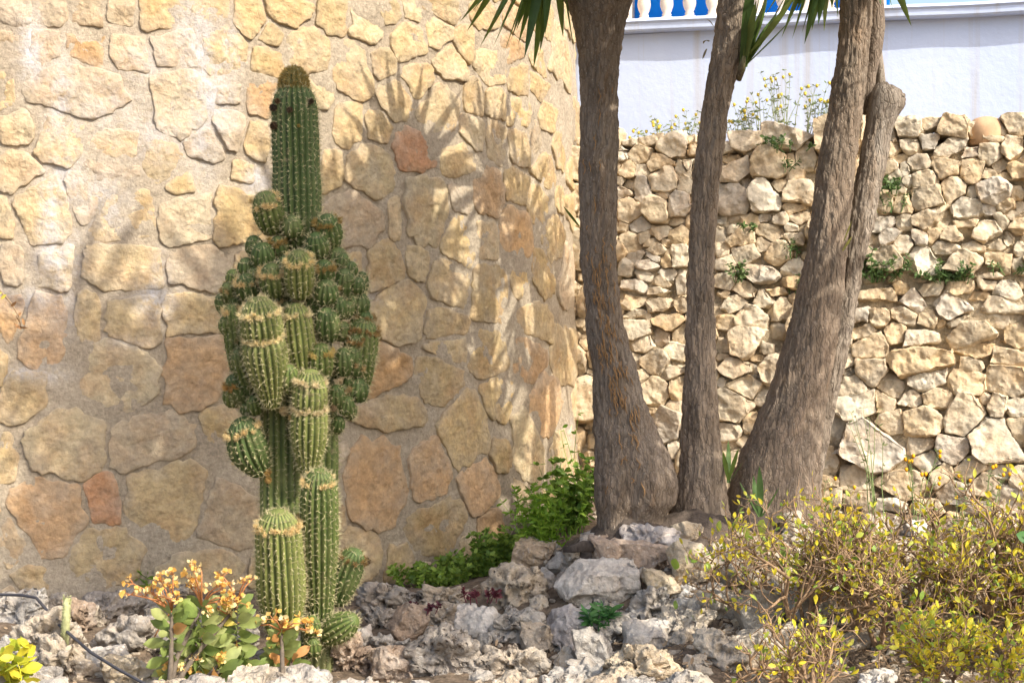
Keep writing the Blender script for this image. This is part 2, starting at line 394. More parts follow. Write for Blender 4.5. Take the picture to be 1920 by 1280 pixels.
tower = thing('round_stone_wall', 'tall curved wall of tan limestone blocks set in sandy mortar behind the cactus', 'wall', (TC[0], TC[1], .3))
TL = Vector(tower.location)
uu = np.concatenate([np.radians(np.arange(-180, -40, 6)) * TR, np.arange(u0 - .1, u1 + .1, .016), np.radians(np.arange(118, 181, 6)) * TR])
zz = np.concatenate([[-.4, -.1], np.arange(.2, 3.1, .016), np.arange(3.15, 4.6, .06)])
U, ZZ = np.meshgrid(uu, zz); u_, z_ = U.ravel(), ZZ.ravel()
q = np.stack([u_, z_, 0 * u_], 1)
hm = fbm(q * 9, 5, 31, .6) * .009 + fbm(q * 2.2, 2, 33) * .008 + smear_at(u_, z_) * .002 + .001
v = tower_pt(u_, z_, hm)
idx = np.arange(len(u_)).reshape(len(zz), len(uu))
fc = np.stack([idx[:-1, :-1], idx[:-1, 1:], idx[1:, 1:], idx[1:, :-1]], -1).reshape(-1, 4)
me = mesh('mortar', v - np.array(TL), fc); set_wash(me, wash_at(u_, z_))
obj('mortar', me, M_MORTAR, tower)
cap = MB(); cap.add([(TC[0], TC[1], 4.62)] + [tuple(tower_pt(t * TR, 4.62, .06)) for t in np.linspace(0, 2 * math.pi, 49)[:-1]] + [tuple(tower_pt(t * TR, 4.5, .06)) for t in np.linspace(0, 2 * math.pi, 49)[:-1]] + [tuple(tower_pt(t * TR, 4.5, -.2)) for t in np.linspace(0, 2 * math.pi, 49)[:-1]],
   [(0, 1 + i, 1 + (i + 1) % 48) for i in range(48)] + [(1 + i, 49 + i, 49 + (i + 1) % 48, 1 + (i + 1) % 48) for i in range(48)] + [(49 + i, 97 + i, 97 + (i + 1) % 48, 49 + (i + 1) % 48) for i in range(48)])
cap.build('coping', M_MORTAR, tower, smooth=False)

NB = 44; RT = [(1.0, -.03), (1.0, .004), (.985, .006), (.94, .0075), (.80, .0085), (.62, .009), (.45, .009), (.28, .009), (.12, .009)]
def tower_stone(s, i):
    pol = cell(s, tst, .017)
    if pol is None or len(pol) < 3: return None
    ctr = pol.mean(0); pol = resample(pol, NB); pol = .7 * pol + .15 * (np.roll(pol, 1, 0) + np.roll(pol, -1, 0))
    d = pol - ctr; L = np.linalg.norm(d, axis=1).mean()
    qq = np.column_stack([pol + s.c, np.zeros(NB)])
    pol = ctr + d * (1 + fbm(qq * 16, 4, 5, .65)[:, None] * .15 + vnoise(qq * 60, 8)[:, None] * .05)
    rr = np.random.default_rng(i + 50); tilt = rr.uniform(-.05, .05, 2); pr = rr.uniform(-.003, .006)
    pr -= float(smear_at(np.array([s.c[0]]), np.array([s.c[1]]))[0]) * .004
    V2, H = [], []
    for (t, h) in RT:
        V2.append(ctr + (pol - ctr) * t); H.append(np.full(NB, h))
    V2.append(ctr[None]); H.append(np.array([.009]))
    V2 = np.vstack(V2) + s.c; H = np.concatenate(H)
    q = np.column_stack([V2, np.full(len(V2), i * 3.1)])
    n = fbm(q * 13, 5, 9, .65) * .012 + (np.abs(fbm(q * 7, 3, 12)) - .25) * .016
    up = H > .001
    H = np.where(up, H + pr + n * np.clip(H / .012, 0, 1) + (V2 - s.c) @ tilt, H)
    p3 = tower_pt(V2[:, 0], V2[:, 1], H)
    nr = len(RT); f = []
    for k in range(nr - 1):
        for a in range(NB):
            b = (a + 1) % NB; f.append((k * NB + a, k * NB + b, (k + 1) * NB + b, (k + 1) * NB + a))
    f += [((nr - 1) * NB + a, (nr - 1) * NB + (a + 1) % NB, nr * NB) for a in range(NB)]
    return p3, f, V2
inf = MB(); inf_w = []
for i, s in enumerate(tst):
    g = tower_stone(s, i)
    if g is None: continue
    p3, f, V2 = g
    if s.vis:
        c0 = p3[-1]; me = mesh('stone', p3 - c0, f); set_wash(me, wash_at(V2[:, 0], V2[:, 1])); ea = me.attributes.new('edge', 'FLOAT', 'POINT'); ea.data.foreach_set('value', np.r_[np.repeat([1, 1, 1, .8, .35, .12, 0, 0, 0], NB), 0].astype(np.float32) * np.float32(.42 + .3 * smear_at(np.array([s.c[0]]), np.array([s.c[1]]))[0]))
        k = r2.uniform(.86, 1.14); t = r2.uniform(-.05, .05)
        obj('stone', me, M_TOWER, tower, Vector(c0) - TL, color=(s.col[0] * k, s.col[1] * k * (1 - t * .5), s.col[2] * k * (1 - t * 2)))
    else: inf.add(p3, f)
o = inf.build('stone_infill', M_TOWER, tower, kind='stuff', color=Y_)

# ------------------------------------------------------------------ dry stone retaining wall
DA, DB = Vector((.586, 10.0, CAMZ)), Vector((2.58, 9.4, CAMZ)); DD = (DB - DA).normalized()
BAT = .10                                                             # the face leans back
DU = Vector((-DD.y * BAT, DD.x * BAT, 1)).normalized()
DN = DD.cross(DU); DN = DN if DN.y < 0 else -DN                        # outward normal
def dry_hit(px, py):
    d = Vector(((px - CX) / F, 1, -(py - CY) / F)); o = Vector((0, 0, CAMZ))
    t = (DA - o).dot(DN) / d.dot(DN); p = o + d * t
    return (p - DA).dot(DD), (p - DA).dot(DU), p
def dry_pt(u, v, h=0): return DA + DD * u + DU * v + DN * h
CR = {
 'a': (1150, 240, .25, .25, """85 200 80 100;215 195 190 120;440 145 240 170;270 95 180 70;130 110 140 50;590 90 60 60;600 160 60 90;100 310 150 120;360 265 240 110;225 325 100 80;505 310 80 110;560 280 90 90;390 390 240 190;60 400 70 60;115 440 90 100;85 485 130 80;215 465 140 200;550 415 110 160;375 510 90 60;125 620 200 210;330 610 220 190;490 590 170 180;485 705 110 50;210 740 170 120;70 750 90 80;355 795 150 110;495 820 150 120;235 825 110 80;135 865 180 150;60 920 100 130;300 865 110 60;395 870 90 50;330 925 190 80;490 965 140 180;405 990 90 120;170 975 160 80;305 970 120 70;115 1050 120 120;265 1035 220 80;240 1110 170 70;405 1105 170 100;365 1155 190 80;175 1180 200 80;510 1140 90 190;340 1220 160 50
855 150 80 80;1010 110 240 140;1290 80 400 160;890 230 140 70;925 325 210 190;1165 270 280 230;1035 195 90 40;1430 230 150 180;1335 240 80 100;1370 340 110 90;905 540 260 230;1140 520 240 290;995 410 60 90;1390 510 210 180;1375 605 190 70;1250 440 100 80;805 690 80 60;900 685 110 80;1025 700 130 100;1260 690 140 70;1150 670 130 60;1395 675 150 80;1340 750 110 60;1425 755 60 70;810 800 90 110;965 820 220 130;1180 790 230 110;905 760 110 60;1350 840 160 80;830 915 100 110;985 950 230 140;1130 875 130 90;1250 940 280 160;855 1015 150 100;1090 1100 360 140;1330 1060 170 120;850 1140 160 120;1000 1215 200 110;1200 1240 200 60;830 1250 90 50;1340 1160 130 80"""),
 'b': (1500, 150, .3204, .3203, """635 285 170 110;540 310 50 80;770 255 110 60;760 290 80 70;895 295 200 140;1020 290 80 80;1180 290 50 60;1250 260 130 120;760 370 150 80;660 395 120 80;545 405 90 80;880 400 300 80 25;1110 350 170 40;1045 345 70 40;1240 400 140 130;1115 440 130 120;990 430 100 70;590 455 90 60;700 490 140 90;525 510 70 90;620 530 50 90;855 515 180 130;1010 530 150 170;1165 510 90 80;1260 540 100 90;1300 470 50 60;1110 555 90 60;1200 565 90 40;735 585 170 90;560 570 80 70;630 600 60 80;900 650 150 150;1005 660 60 80;740 695 220 150;610 730 100 100;480 720 110 110;580 640 80 70;1135 655 210 140;1270 670 80 80;1205 745 110 80;980 755 190 130;1110 760 80 60;1290 745 60 60;770 815 230 120 20;440 795 70 40;610 840 90 90;470 855 170 80;820 850 120 60;985 840 200 50;1080 885 230 120;1230 790 120 50;1190 830 80 100;1270 860 120 80;435 940 90 80;520 920 140 80;605 970 130 90;710 930 90 80;790 915 80 80;880 910 140 80;850 985 200 70;1020 975 140 60;1140 965 110 60;1220 925 80 90;715 1060 200 160;500 1050 200 130;390 1000 90 80;970 1075 210 120;1160 1075 180 110;1290 990 60 80;1270 1090 80 80;680 1170 160 30;1100 1150 200 30;450 1260 240 60;600 1220 110 60;760 1230 190 70;950 1220 180 70;1200 1230 140 120;1090 1195 100 60;1050 1265 140 50"""),
 'c': (1100, 500, .4298, .4297, """200 160 100 60;320 170 110 50;225 215 120 40;365 245 140 70;225 270 125 95 -15;325 315 70 75;410 295 60 80;250 340 100 70;305 420 130 110;390 365 90 65;375 465 110 65;210 420 50 70;240 480 60 60;300 545 150 125;395 530 60 110;285 630 40 40;385 605 70 50;350 685 120 150;385 800 40 70
710 105 110 60;650 160 110 65;720 220 120 90;785 140 110 80;850 190 100 90;820 215 90 60;610 245 80 60;620 265 120 60;840 285 70 60;700 330 190 120;600 345 60 60;785 365 60 50;600 395 60 30;755 400 80 30;655 445 150 75;735 455 30 50;800 440 100 120;590 505 40 40;685 520 150 90;640 605 155 150;770 570 60 60;625 720 85 70;720 680 60 80
1265 130 210 70;1430 150 150 100;1590 180 170 110;1495 90 130 60;1720 130 110 60;1800 180 210 90;1850 110 110 80;1390 215 120 75;1490 230 100 80;1200 215 90 60;1270 225 110 70;1550 245 40 30;1205 285 150 50;1350 290 120 80;1240 345 180 120;1130 340 60 90;1680 300 260 100;1450 310 160 60;1870 310 100 95;1800 230 70 70;1620 240 80 40;1470 415 330 120;1700 365 220 60;1830 395 190 80;1675 430 100 75;1820 500 180 140;1130 415 80 60;1240 455 160 110;1100 490 60 80;1165 525 130 90;1150 460 70 40;1330 520 150 90;1490 500 180 80;1660 505 210 100;1525 575 210 80;1180 600 240 120;1430 580 130 70;1290 590 90 90;1650 640 190 170;1790 600 90 120;1740 580 50 50;1870 615 80 80;1460 670 200 140;1320 685 150 80;1085 715 100 120;1250 770 330 230;1460 775 150 80;1600 800 180 110;1780 765 270 220;1500 855 130 100;1060 850 70 120;1880 720 60 110;1680 880 140 90;1795 890 110 60;1885 920 70 100;1180 925 150 110;1060 940 90 60;1545 910 90 120;1380 950 250 110;1740 950 160 90;1610 990 170 90;1070 1005 100 80;1200 1020 180 80;1850 1010 150 100;1330 1040 170 60;1470 1050 150 60;1700 1050 150 60""")}
dst = []
for key, (ox, oy, sx, sy, txt) in CR.items():
    for ln in txt.replace('\n', ';').split(';'):
        a = [float(t) for t in ln.split()]; px, py, w, h = ox + a[0] * sx, oy + a[1] * sy, a[2] * sx, a[3] * sy
        u, v_, p = dry_hit(px, py); sc = p.y / F; s = Stone2(); s.c = np.array([u, v_]); s.w = w * sc * 1.19; s.h = h * sc * 1.15
        s.rot = math.radians(a[4]) if len(a) > 4 else random.uniform(-.2, .2); s.vis = True; s.px = (px, py)
        if all(np.linalg.norm(t.c - s.c) > .25 * (min(t.w, t.h) + min(s.w, s.h)) for t in dst): dst.append(s)
def fits2(c, rad, k, lst):
    for s in lst:
        d = s.c - c; D = np.linalg.norm(d)
        if D < sup(s, d / max(D, 1e-6)) * 1.0 + rad * k: return False
    return True
vtop = dry_hit(1165, 262)[1]
r3 = np.random.default_rng(12)
for rad, cnt in ((.11, 2000), (.075, 2500), (.048, 4000), (.03, 6000), (.02, 7000)):
    for _ in range(cnt):
        c = np.array([r3.uniform(-.35, 3.4), r3.uniform(-1.25, vtop)]); w = rad * r3.uniform(.85, 1.2)
        if fits2(c, w, .92, dst):
            s = Stone2(); s.c = c; s.w = 2 * w * r3.uniform(1.0, 1.4); s.h = 2 * w * r3.uniform(.75, 1.0); s.rot = r3.uniform(-.3, .3); s.px = to_px(dry_pt(*c)); s.vis = False; dst.append(s)
dry = thing('dry_stone_wall', 'sunlit dry stone retaining wall of cream rubble behind the yucca trunks', 'wall', (DA.x, DA.y, .3))
DL = Vector(dry.location)
DC = [(.59, .515, .39), (.58, .48, .335), (.56, .44, .28), (.53, .485, .415), (.61, .555, .45)]
BASIS = np.array([DD[:], DU[:], DN[:]])
def dry_stone(s, i):
    lvl = 4 if max(s.w, s.h) > .13 else 3
    pol = cell(s, dst, .0)
    if pol is None or len(pol) < 3: return None
    ctr = pol.mean(0); rel = pol - ctr; m = len(rel); r = np.random.default_rng(i + 900)
    N, Hh = [], []; size = math.sqrt(s.w * s.h)
    for k in range(m):
        e = rel[(k + 1) % m] - rel[k]; L = np.linalg.norm(e)
        if L < size * .03: continue
        n2 = np.array([e[1], -e[0]]) / L
        if n2 @ rel[k] < 0: n2 = -n2
        t = r.uniform(-.05, .16); n = np.array([n2[0] * math.cos(t), n2[1] * math.cos(t), math.sin(t)])
        N.append(n); Hh.append(max(n2 @ rel[k], size * .12) * math.cos(t) * 1.03)
    dep = size * r.uniform(.22, .34)
    for k in range(5):
        a = r.uniform(0, 6.28); t = r.uniform(.05, .28) if k == 0 else r.uniform(.3, .85)
        n = np.array([math.sin(t) * math.cos(a), math.sin(t) * math.sin(a), math.cos(t)]); N.append(n)
        e2 = abs(math.cos(a)) * s.w / 2 + abs(math.sin(a)) * s.h / 2
        Hh.append(dep * math.cos(t) + e2 * math.sin(t) * r.uniform(.45, .95) * (1 if k else .2))
    bm = bmesh.new(); bmesh.ops.create_cube(bm, size=1)
    bmesh.ops.scale(bm, vec=(s.w * 2.2, s.h * 2.2, .4), verts=bm.verts); bmesh.ops.translate(bm, vec=(0, 0, .10), verts=bm.verts)
    for n, h in zip(N, Hh):
        bmesh.ops.bisect_plane(bm, geom=bm.verts[:] + bm.edges[:] + bm.faces[:], plane_co=Vector(n * h), plane_no=Vector(n), clear_outer=True)
        bmesh.ops.holes_fill(bm, edges=[e for e in bm.edges if e.is_boundary])
    bmesh.ops.bevel(bm, geom=bm.edges[:], offset=size * .028, segments=1, affect='EDGES', clamp_overlap=True)
    for lim in (.07, .036, .019, .0135):
        bmesh.ops.triangulate(bm, faces=bm.faces[:])
        es_ = [e for e in bm.edges if e.calc_length() > lim and max(v.co.z for v in e.verts) > -.05]
        if es_ and len(bm.verts) < 1500: bmesh.ops.subdivide_edges(bm, edges=es_, cuts=1)
    bmesh.ops.triangulate(bm, faces=bm.faces[:]); bm.normal_update()
    P = np.array([v.co[:] for v in bm.verts]); dd = np.array([v.normal[:] for v in bm.verts]); f = np.array([[v.index for v in q.verts] for q in bm.faces], dtype=np.int32) if False else None
    bm.verts.index_update(); f = np.array([[v.index for v in q.verts] for q in bm.faces], dtype=np.int32); bm.free()
    q = P + i * 3.7
    P = P + dd * (fbm(q * 22, 4, 5, .65) * .0085 + fbm(q * (1.5 / size), 2, 3) * size * .035 - np.maximum(fbm(q * 13, 3, 6) - .12, 0) * .022)[:, None]
    W = P @ BASIS
    return W, f, dry_pt(*(s.c + ctr), r.uniform(-.018, .018))
inf = MB(); nd = 0
for i, s in enumerate(dst):
    g = dry_stone(s, i)
    if g is None: continue
    W, f, c0 = g; kcol = DC[r3.choice(5, p=[.36, .24, .13, .13, .14])]; kk = r3.uniform(.85, 1.12)
    if s.vis and nd < 296:
        me = mesh('stone', W, f); me.set_sharp_from_angle(angle=.6); obj('stone', me, M_DRY, dry, c0 - DL, color=[x * kk for x in kcol]); nd += 1
    else: inf.add(W + np.array(c0), f)
inf.build('small_stone', M_DRY, dry, kind='stuff', color=DC[1])
core = MB(); cu = np.arange(-.6, 3.7, .08); cv = np.arange(-1.5, vtop - .06, .08)
CU, CV = np.meshgrid(cu, cv); q = np.stack([CU.ravel(), CV.ravel(), 0 * CU.ravel()], 1); hh = -.012 + fbm(q * 8, 3, 77) * .03
pts = np.array([dry_pt(a, b, c)[:] for (a, b), c in zip(q[:, :2], hh)]); idx = np.arange(len(q)).reshape(len(cv), len(cu))
core.add(pts, np.stack([idx[:-1, :-1], idx[:-1, 1:], idx[1:, 1:], idx[1:, :-1]], -1).reshape(-1, 4)); core.build('earth_core', plain('rubble_fill', (.52, .43, .30), rough=.95, var=.4, scale=30, bmp=1.0, bdist=.03), dry)

# terrace behind the dry wall
zt = dry_pt(0, vtop).z - .06
tb = MB(); a, b = dry_pt(-.7, vtop - .05), dry_pt(3.8, vtop - .05)
tb.add([(a.x, a.y - .03, zt), (b.x, b.y - .03, zt), (b.x + 1, 13.5, zt), (a.x, 14.0, zt)], [(0, 1, 2, 3)])
tb.build('terrace_soil', M_SOIL, kind='structure')

# ------------------------------------------------------------------ white house with balustrade
def plaster():
    m = NT('white_plaster'); p = m.pos()
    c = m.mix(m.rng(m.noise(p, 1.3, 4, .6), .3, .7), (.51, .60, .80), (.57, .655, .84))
    run = m.noise(m.vmul(p, (8, 8, .22)), 1.0, 4, .65)
    c = m.mix(m.rng(run, .55, .70, 0, .5), c, (.44, .39, .31))
    c = m.mix(m.rng(m.noise(m.vadd(p, (3, 1, 0)), 9, 6, .7), .58, .75, 0, .2), c, (.5, .5, .48))
    m.col(c); m.nrm(m.bump(m.noise(p, 22, 5, .6), .35, .008)); return m.m
M_WHITE = plaster()
WA, WB = Vector((.75, 12.8, 0)), Vector((3.29, 12.0, 0)); WD = (WB - WA).normalized(); WN = Vector((WD.y, -WD.x, 0))
if WN.y > 0: WN = -WN
MW = Matrix(((WD.x, -WN.x, 0, WA.x), (WD.y, -WN.y, 0, WA.y), (0, 0, 1, 0), (0, 0, 0, 1)))   # local x along the wall, y into the house, z up
house = thing('white_house', 'white plastered house with balustraded terrace above the dry stone wall', 'house', (WA.x, WA.y, 2.4))
HL = Vector(house.location)
def hpart(name, mb, mat, **k): 
    return mb.build(name, mat, house, loc=HL, **k)
b = MB(); b.box(-.9, 5.2, 0, 3.0, 2.2, 3.60, MW); hpart('plaster_wall', b, M_WHITE, smooth=False)
lz0, lz1 = 3.60, 3.685
b = MB(); n = 60                                                          # rounded ledge with a drip lip
prof = [(.02, lz0), (-.085, lz0), (-.098, lz0 + .012), (-.10, lz0 + .05), (-.112, lz0 + .062), (-.115, lz1 - .02), (-.10, lz1), (.8, lz1)]
xs = np.linspace(-.9, 5.2, n); vs = []
for x in xs:
    for (y, z) in prof: vs.append(MW @ Vector((x, y + .003 * math.sin(x * 9), z + .004 * math.sin(x * 4.1 + 1))))
k = len(prof)
b.add([tuple(v) for v in vs], [(i * k + j, (i + 1) * k + j, (i + 1) * k + j + 1, i * k + j + 1) for i in range(n - 1) for j in range(k - 1)])
hpart('ledge', b, M_WHITE, smooth=False)
M_BAL = plain('cast_stone', (.72, .62, .52), rough=.8, var=.1, scale=14, bmp=.3)
M_BLUE = plain('blue_canvas', (.0, .26, .92), rough=.6, var=.06, scale=6, bmp=.2)
bp = [(.042, 0), (.042, .022), (.028, .03), (.033, .04), (.026, .05), (.036, .07), (.044, .095), (.046, .115), (.043, .14), (.034, .18), (.026, .23), (.022, .28), (.024, .32), (.032, .335), (.028, .345), (.042, .36), (.042, .39)]
def lathe(pr, n=16):
    v = [(r * math.cos(2 * math.pi * k / n), r * math.sin(2 * math.pi * k / n), z) for (r, z) in pr for k in range(n)]
    f = [(i * n + k, i * n + (k + 1) % n, (i + 1) * n + (k + 1) % n, (i + 1) * n + k) for i in range(len(pr) - 1) for k in range(n)]
    return v, f + [tuple((len(pr) - 1) * n + k for k in range(n)), tuple(range(n - 1, -1, -1))]
bme = mesh('baluster', *lathe(bp))
for x in list(np.arange(.155, 1.55, .158)):
    c = MW @ Vector((x, .02, lz1 + .001)); obj('baluster', bme, M_BAL, house, c - HL)
for x0, x1 in ((-.09, .07), (1.60, 1.78)):
    b = MB(); b.box(x0, x1, -.06, .10, lz1 + .001, lz1 + .39, MW); hpart('pedestal', b, M_BAL, smooth=False)
b = MB(); b.box(-.9, 5.2, -.05, .09, lz1 + .392, lz1 + .47, MW); hpart('handrail', b, M_BAL, smooth=False)
b = MB(); m_ = 40
for i in range(m_ + 1):
    x = -.2 + (2.0) * i / m_; y = .14 + .008 * math.sin(x * 17)
    b.v.append(np.array([tuple(MW @ Vector((x, y, lz1 + .004))), tuple(MW @ Vector((x, y + .004, lz1 + 1.2)))]))
b.f = [(2 * i, 2 * i + 2, 2 * i + 3, 2 * i + 1) for i in range(m_)]; b.n = 2 * (m_ + 1)
hpart('blue_screen', b, M_BLUE)
# ------------------------------------------------------------------ yucca trees
def frame_of0(d):
    z = Vector(d).normalized(); x = z.orthogonal().normalized(); y = z.cross(x)
    return Matrix(((x.x, y.x, z.x), (x.y, y.y, z.y), (x.z, y.z, z.z)))
def bark():
    m = NT('yucca_bark'); p = m.pos(); ps = m.vmul(p, (1, 1, .22))
    base = m.ocol()
    c = m.mix(m.rng(m.noise(ps, 22, 5, .65), .35, .65), (.165, .128, .095), base)
    c = m.mix(m.rng(m.noise(m.vmul(p, (1, 1, .16)), 14, 4, .6), .58, .74, 0, .35), c, (.29, .165, .075))     # rusty fibres
    c = m.mix(m.rng(m.noise(m.vadd(p, (9, 2, 4)), 5, 4, .6), .45, .7, 0, .4), c, (.28, .24, .195))          # grey weathering
    sp = m.voro(m.vmul(p, (1, 1, .6)), 95); c = m.mix(m.rng(sp, .08, .24, .5, 0), c, (.46, .42, .36))          # pale lenticels
    dn = m.n('ShaderNodeTexNoise'); m.put(dn.inputs['Vector'], p); dn.inputs['Scale'].default_value = 14; dn.inputs['Detail'].default_value = 4
    ve = m.voro(m.vadd(m.vmul(p, (1, 1, .17)), m.vmul(dn.outputs['Color'], (.035, .035, .02))), 62, 'DISTANCE_TO_EDGE')
    c = m.mix(m.rng(ve, .01, .09, .38, 0), c, (.075, .055, .042))
    m.col(c)
    h = m.math('ADD', m.noise(ps, 42, 6, .7), m.math('MULTIPLY', m.noise(m.vmul(p, (1, 1, .5)), 95, 3, .7), .4))
    h = m.math('ADD', h, m.math('MULTIPLY', m.rng(ve, .0, .14), .35))
    m.nrm(m.bump(h, .8, .012)); m.b.inputs['Roughness'].default_value = .95; return m.m
M_BARK = bark()
M_FIBRE = plain('bark_fibre', (.30, .175, .08), rough=.9, var=.35, scale=50)
def trunk_mesh(prof, Y, base_z, name, parent, seed, depth=1.0, lean=0.0, nth=150, step=.0075, color=(.20, .155, .115), ridge=1.0, lobes=()):
    "prof: rows (py, left px, right px) traced on the photograph, at distance Y"
    pr = np.array(sorted(prof, reverse=True), float)
    zc = CAMZ - (pr[:, 0] - CY) / F * Y; xc = ((pr[:, 1] + pr[:, 2]) / 2 - CX) / F * Y; rc = (pr[:, 2] - pr[:, 1]) / 2 / F * Y
    z = np.arange(min(base_z, zc[0]), zc[-1], step)
    def sm(a):
        k = np.array([.1, .2, .4, .2, .1]); t = np.interp(z, zc, a); e = np.pad(t, 6, mode='edge')
        for _ in range(3): e = np.convolve(e, k, 'same')
        return e[6:-6]
    X, R = sm(xc), sm(rc); Yc = Y + lean * (z - zc[0])
    th = np.linspace(0, 2 * np.pi, nth, endpoint=False); TH, ZI = np.meshgrid(th, np.arange(len(z)))
    TH, ZI = TH.ravel(), ZI.ravel(); r = R[ZI]; zz_ = z[ZI]
    cs, sn = np.cos(TH), np.sin(TH)
    q = np.column_stack([cs * r + X[ZI] * .3, sn * r, zz_]) 
    s = np.array([1, 1, .13])
    d = (.5 - np.abs(fbm(q * s * 52, 4, seed, .65))) * .008 * ridge + fbm(q * np.array([1, 1, .35]) * 9, 3, seed + 3, .5) * .009
    d += (.35 - worley(q * np.array([1, 1, .22]) * 46, seed + 5)) * .008 * ridge
    d += fbm(q * np.array([1, 1, .4]) * 60, 3, seed + 9, .7) * .007
    for (a, zl, ra, rz, amp) in lobes:
        da = (TH - a + np.pi) % (2 * np.pi) - np.pi
        d += amp * np.exp(-(da / ra) ** 2 - ((zz_ - zl) / rz) ** 2)
    rr = r * (1 + .05 * np.sin(2 * TH + seed + zz_ * 1.3) * 0) + d - .006
    v = np.column_stack([X[ZI] + rr * cs, Yc[ZI] + rr * sn * depth, zz_])
    n = len(z); idx = np.arange(n * nth).reshape(n, nth); nx_ = np.roll(idx, -1, 1)
    f = np.stack([idx[:-1], nx_[:-1], nx_[1:], idx[1:]], -1).reshape(-1, 4)
    top = len(v); v = np.vstack([v, [X[-1], Yc[-1], z[-1] + .01]])
    me = mesh(name, v - np.array(parent.location), np.vstack([f, np.column_stack([idx[-1], nx_[-1], np.full(nth, top), np.full(nth, top)])[:, :4]]) if False else f)
    o = obj(name, me, M_BARK, parent, color=color)
    ev = lambda zq: (float(np.interp(zq, z, X)), float(np.interp(zq, z, Yc)), float(np.interp(zq, z, R)))
    return o, ev

def leaf_geo(L, W, droop, seg=7, fold=.25):
    v, f = [], []; p = np.array([0., 0., 0.]); a = 0.0
    for i in range(seg + 1):
        t = i / seg; w = W * (.55 + .45 * min(1, t / .5)) * (1 - max(0, (t - .5) / .5) ** 1.8) / 2
        nx_ = np.array([math.cos(a), 0, -math.sin(a)])
        v += [p + np.array([0, -w, 0]) + nx_ * w * fold, p.copy(), p + np.array([0, w, 0]) + nx_ * w * fold]
        a += droop / seg * (.4 + 1.2 * t); p = p + np.array([math.sin(a), 0, math.cos(a)]) * (L / seg)
        if i < seg: k = 3 * i; f += [(k, k + 1, k + 4, k + 3), (k + 1, k + 2, k + 5, k + 4)]
    return np.array(v), f
LV = [leaf_geo(1, .105, dr) for dr in (.0, .12, .55, 1.0)]
LME = [mesh('leaf', *g) for g in LV]
for me in LME: me.materials.append(M_LEAF)
LEAFC = [(.10, .17, .035), (.13, .20, .045), (.08, .14, .035), (.16, .21, .05)]
def frame_of(d, roll=0.0):
    d = Vector(d).normalized(); x = Vector((0, 0, -1)) - d * (-d.z)
    x = x.normalized() if x.length > 1e-3 else Vector((1, 0, 0)); y = d.cross(x)
    c, s = math.cos(roll), math.sin(roll); x2 = x * c + y * s; y2 = d.cross(x2)
    return Matrix(((x2.x, y2.x, d.x), (x2.y, y2.y, d.y), (x2.z, y2.z, d.z))).to_4x4()
def put_leaf(tree, base, tip, wf=1.0, k=0, color=None, roll=None):
    d = Vector(tip) - Vector(base); L = d.length
    M = Matrix.Translation(Vector(base) - tree.location) @ frame_of(d, random.uniform(-.6, .6) if roll is None else roll) @ Matrix.Diagonal((L, L * wf, L, 1))
    o = obj('leaf', LME[k], None, tree, color=color or random.choice(LEAFC)); o.matrix_local = M; return o
def leaf_head(tree, c, axis, n=46, L=.5, spread=2.0, seed=0, W=1.0):
    "one rosette; blades that would reach into the picture are placed one by one elsewhere"
    r = random.Random(seed); ax = Vector(axis).normalized(); mb = MB(); A = frame_of(ax).to_3x3()
    for i in range(n):
        t = spread * math.sqrt((i + .5) / n) * r.uniform(.9, 1.1); a = i * 2.39996 + r.uniform(-.3, .3)
        d = A @ Vector((math.sin(t) * math.cos(a), math.sin(t) * math.sin(a), math.cos(t)))
        ll = L * r.uniform(.75, 1.1); tip = c + d * ll
        if in_frame(tip, 25) or in_frame(c + d * ll * .6, 25): continue
        g = LV[min(3, int(t / .75))]; M = Matrix.Translation(c) @ frame_of(d, r.uniform(-.5, .5)) @ Matrix.Diagonal((ll, ll * W * .95, ll, 1))
        mb.add([tuple(M @ Vector(x)) for x in g[0]], g[1])
    if mb.v: mb.build('leaf_head', M_LEAF, tree, kind='stuff', color=r.choice(LEAFC))
def branch(tree, pts, r0, r1, color=(.20, .155, .115)):
    pts = [Vector(p) for p in pts]; n = 9; q = []
    for i in range(n):
        t = i / (n - 1)
        if len(pts) == 3: q.append(pts[0] * (1 - t) ** 2 + pts[1] * 2 * t * (1 - t) + pts[2] * t * t)
        else: q.append(pts[0].lerp(pts[1], t))
    b = MB(); b.tube(q, [r0 + (r1 - r0) * i / (n - 1) for i in range(n)], 14); return b.build('branch', M_BARK, tree, color=color)

